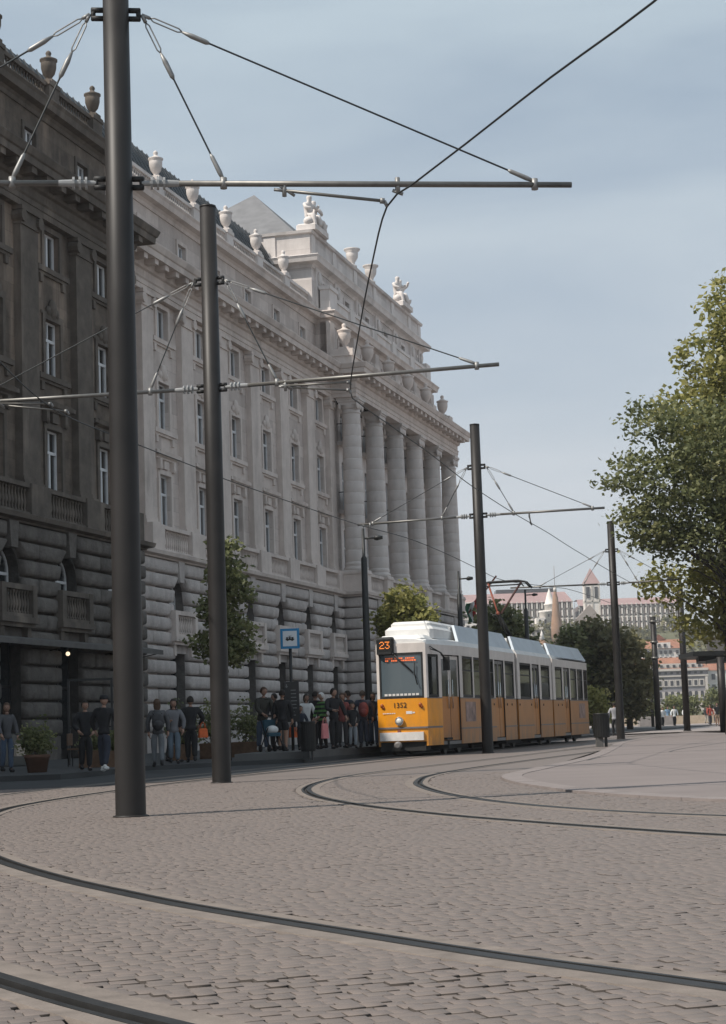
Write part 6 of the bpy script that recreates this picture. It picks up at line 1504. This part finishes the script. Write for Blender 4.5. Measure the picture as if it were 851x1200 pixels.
# ---- stone figures on the roof (parts of the building)
def stone_group(u, w, z, s, flip=1):
    SG = empty('sculpture_group', parent=BLD, loc=(u, -w, z))
    m = M['stone_up_plain']
    MB().bevbox(-1.0*s, 1.25*s, -.55*s, .55*s, 0, .35*s, .08).build('base', m, SG)
    def fig(x, y, rot, up_):
        J = [(0, 0, .55, .24, .2), (0, -.02, .85, .2, .17), (0, -.04, 1.18, .26, .2), (0, -.06, 1.42, .1, .1), (0, -.08, 1.62, .17, .18), (0, -.08, 1.74, .12, .13),
             (-.3, -.02, 1.26, .13), (-.42, -.25, 1.0, .10), (-.2, -.45, .95, .08), (.3, -.02, 1.26, .13), (.46, -.1+up_*.1, 1.1+up_*.25, .10), (.5, -.3, 1.25+up_*.4, .08),
             (-.16, -.05, .5, .18), (-.2, -.55, .62, .16), (-.2, -.62, .2, .12), (-.2, -.72, .05, .1), (.16, -.05, .5, .18), (.26, -.48, .58, .16), (.3, -.5, .2, .13), (.3, -.62, .05, .1)]
        E = [(0, 1), (1, 2), (2, 3), (3, 4), (4, 5), (2, 6), (6, 7), (7, 8), (2, 9), (9, 10), (10, 11), (0, 12), (12, 13), (13, 14), (14, 15), (0, 16), (16, 17), (17, 18), (18, 19)]
        o = skin('stone_figure', [tuple([a*s for a in j]) for j in J], E, [m], SG, sub=1); o.location = (x*s, y*s, .22*s); o.rotation_euler = (0, 0, rot)
    fig(-.35, .05, -.5, 0); fig(.55, .1, 1.0*flip, .8)
    d = MB(); d.ball((.1*s, .1*s, .7*s), .45*s, .3*s, .5*s, 10, 6); d.ball((-.75*s, -.1*s, .5*s), .35*s, .3*s, .25*s, 10, 6); d.ball((.95*s, 0, .55*s), .3*s, .3*s, .3*s, 10, 6); d.build('drapery', m, SG)
    sc_ = MB(); sc_.lathe([(.3, 0), (.34, .35), (.22, .5), (.2, .6), (.36, .9), (.4, 1.05), (.3, 1.08)], 12, (1.75*s, 0, 0)); sc_.ball((1.45*s, -.1, .3), .32, .3, .3, 10, 6); sc_.build('scroll_urn', m, SG)
stone_group(28.7, -.95, 29.66, 1.14); stone_group(49.6, -.95, 29.66, 1.14, -1)
# ================================================================== CAFE FRONT, PLANTERS, FLAG
M['awning'] = plain('grey_awning_cloth', (.11, .105, .10), .9, var=.15, scale=2)
aw = empty('awning', 'long grey awning edge above the cafe windows on the dark wing', 'awning', loc=BLD.location, rz=BLD.rotation_euler.z)
a = MB(); a.add([(u, -w, z) for u in (-24, -4.2) for w, z in ((WL+.66, 4.30), (2.15, 4.16), (2.15, 3.98), (WL+.66, 4.25))], [(0, 4, 5, 1), (1, 5, 6, 2), (3, 2, 6, 7), (0, 1, 2, 3), (4, 7, 6, 5)]); a.build('canopy', M['awning'], aw)
for u in (-18, -13, -8.2, -4.6): MB().tube([(u, -(WL+.6), 3.9), (u, -2.1, 4.02)], .02, 6).build('awning_arm', M['iron'], aw)
M['bulb'] = emit('warm_globe', (1.0, .80, .55), 1.3)
for u, lb in ((-12.3, 'small lit globe lamp under the awning, left of the nearest pole'), (-7.6, 'small lit globe lamp under the awning beside the nearest pole')):
    p_ = BLD.matrix_basis @ Vector((u, -1.75, 3.80)); o = empty('globe_lamp', lb, 'lamp', 'globe lamps of the cafe', loc=p_)
    MB().ball((0, 0, 0), .075, n=12, k=8).build('bulb', M['bulb'], o); MB().tube([(0, 0, .07), (0, 0, .28)], .012, 6).build('cord', M['iron'], o)
M['terra'] = plain('terracotta', (.13, .07, .048), .85, var=.2, scale=5, bumps=.3); M['boxwood'] = plain('planter_wood', (.13, .075, .045), .8, var=.3, scale=8, bumps=.4)
def planter(label, x, y, r, h, sh, mat, seed, square=False, leaf='leaf_dark', z0=.12, group='planters along the sidewalk'):
    root = empty('planter', label, 'planter', group, loc=(x, y, z0))
    p_ = MB()
    if square: p_.bevbox(-r, r, -r, r, 0, h, .015); p_.box(-r*1.04, r*1.04, -r*1.04, r*1.04, h-.06, h-.005)
    else: p_.lathe([(r*.72, 0), (r*.92, h*.8), (r, h*.82), (r, h), (r*.85, h), (r*.8, h-.06), (.01, h-.06)], 18)
    p_.build('pot', M[mat], root)
    V, Fq, T, C_ = leaf_cloud([(0, 0, h+sh*.5, sh*.42, sh*.42, sh*.52), (.1*sh, -.1*sh, h+sh*.3, sh*.4, sh*.4, sh*.35), (-.15*sh, 0, h+sh*.35, sh*.36, sh*.36, sh*.35)], 120, 10, .05, .07, seed, .2)
    add_raw('foliage', V, Fq, M[leaf], root, T)
    st_ = MB()
    for i in range(5): st_.tube([(0, 0, h-.06), tuple(np.array(C_[i])*.6+np.array([0, 0, h*.3])), tuple(C_[i])], [.018, .012, .005], 5)
    st_.build('stem', M['bark'], root)
planter('terracotta pot with a dark round shrub left of the people in black', -7.55, 41.8, .30, .40, .80, 'terra', 41)
planter('square wooden planter behind the person in black by the potted shrub', -6.95, 46.0, .28, .42, .5, 'boxwood', 42, True)
planter('square wooden planter just left of the walker in the flat cap', -6.25, 45.6, .24, .40, .5, 'boxwood', 43, True)
planter('wide green shrub right of the second pole at the platform end', -3.75, 55.6, .42, .45, 1.35, 'boxwood', 44, True)
planter('leafy shrub in a planter behind the two women between the poles', -5.4, 53.0, .36, .45, 1.2, 'boxwood', 45, True)
planter('tall leafy shrub in a planter behind the person with the shoulder strap', -4.65, 54.4, .36, .45, 1.3, 'boxwood', 46, True)
M['smoke'] = glass('smoked_glass', (.02, .035, .038), .08)
for x0, x1, y, lb in ((-9.6, -8.15, 46.2, 'dark glass terrace screen at the left edge of the picture'), (-7.35, -6.75, 47.2, 'narrow dark terrace screen behind the terracotta pot')):
    o = empty('terrace_screen', lb, 'screen', 'terrace screens of the cafe', loc=(x0, y, .12))
    f_ = MB(); w_ = x1-x0
    for q in (0, w_-.04): f_.box(q, q+.04, -.02, .02, 0, .95)
    f_.box(.04, w_-.04, -.02, .02, .88, .92); f_.box(.04, w_-.04, -.02, .02, .08, .12); f_.build('frame', M['iron'], o); MB().box(.04, w_-.04, -.006, .006, .12, .88).build('pane', M['smoke'], o)
o = empty('terrace_gate', 'black tubular frame standing in front of the cafe windows', 'frame', loc=(-8.35, 51.0, .12))
f_ = MB()
for q in (0, 1.2): f_.box(q, q+.06, -.03, .03, 0, 2.3)
f_.box(0, 1.26, -.03, .03, 2.3, 2.36); f_.box(.06, 1.2, -.02, .02, 1.0, 1.04); f_.build('frame', M['iron'], o)
MB().box(.12, .42, -.05, -.02, 1.0, 1.42).build('menu_board', M['board'], o)
def table(x, y, lb):
    o = empty('cafe_table', lb, 'table', 'cafe tables', loc=(x, y, .12)); MB().bevbox(-.4, .4, -.35, .35, .70, .74, .01).build('tabletop', M['trim'], o); MB().tube([(0, 0, 0), (0, 0, .7)], .03, 8).build('pedestal', M['iron'], o); MB().lathe([(.26, 0), (.25, .02), (.04, .03)], 14).build('foot', M['iron'], o)
def chair(x, y, rz, lb):
    o = empty('cafe_chair', lb, 'chair', 'cafe chairs', loc=(x, y, .12), rz=rz); MB().bevbox(-.2, .2, -.2, .2, .43, .47, .01).build('seat', M['boxwood'], o); MB().bevbox(-.2, .2, .17, .21, .55, .86, .01).build('backrest', M['boxwood'], o)
    for a_ in (-.18, .18):
        for b_ in (-.18, .18): MB().tube([(a_, b_, 0), (a_, b_, .86 if b_ > 0 else .43)], .014, 5).build('leg', M['iron'], o)
table(-7.0, 48.2, 'cafe table to the right of the narrow terrace screen'); chair(-7.7, 48.4, 1.4, 'wooden cafe chair left of the table'); chair(-6.3, 48.3, -1.5, 'wooden cafe chair right of the table')
# flag on the end of the portico
fl = empty('flag', 'red white and green flag on a slanted pole at the end of the columned building', 'flag', loc=(7.35, 127.3, 8.9))
MB().tube([(-.35, 0, -.5), (1.75, -.3, 2.1)], .06, 8).build('flagpole', M['wire_red'], fl)
n = 13
for si, (nm, c) in enumerate((('red_stripe', (.34, .035, .03)), ('white_stripe', (.55, .55, .55)), ('green_stripe', (.02, .10, .055)))):
    V = []; 
    for i in range(n):
        t = i/(n-1)
        for j in range(5):
            q = (si+j/4)/3
            V.append((.30-.72*q+.10*math.sin(6*t+q*3)+.05*t, -.08+.16*math.sin(5*t+9*q), .62-.55*q*.6-t*1.35-.12*math.sin(3*q)))
    add_raw(nm, V, [(i*5+j, i*5+j+1, (i+1)*5+j+1, (i+1)*5+j) for i in range(n-1) for j in range(4)], cloth(nm, c), fl, smooth=True)
# ================================================================== AIR
hz = MB().box(-1250, 1250, -90, 1400, -9.5, 95).build('haze', [])
hm = bpy.data.materials.new('haze'); hm.use_nodes = True; t = hm.node_tree; t.nodes.remove(t.nodes['Principled BSDF'])
pv_ = nd(t, 'ShaderNodeVolumePrincipled'); pv_.inputs['Color'].default_value = (.93, .94, .97, 1); pv_.inputs['Density'].default_value = .00022; pv_.inputs['Anisotropy'].default_value = .2
t.links.new(pv_.outputs[0], t.nodes['Material Output'].inputs['Volume']); hz.data.materials.append(hm); tag(hz, kind='stuff')
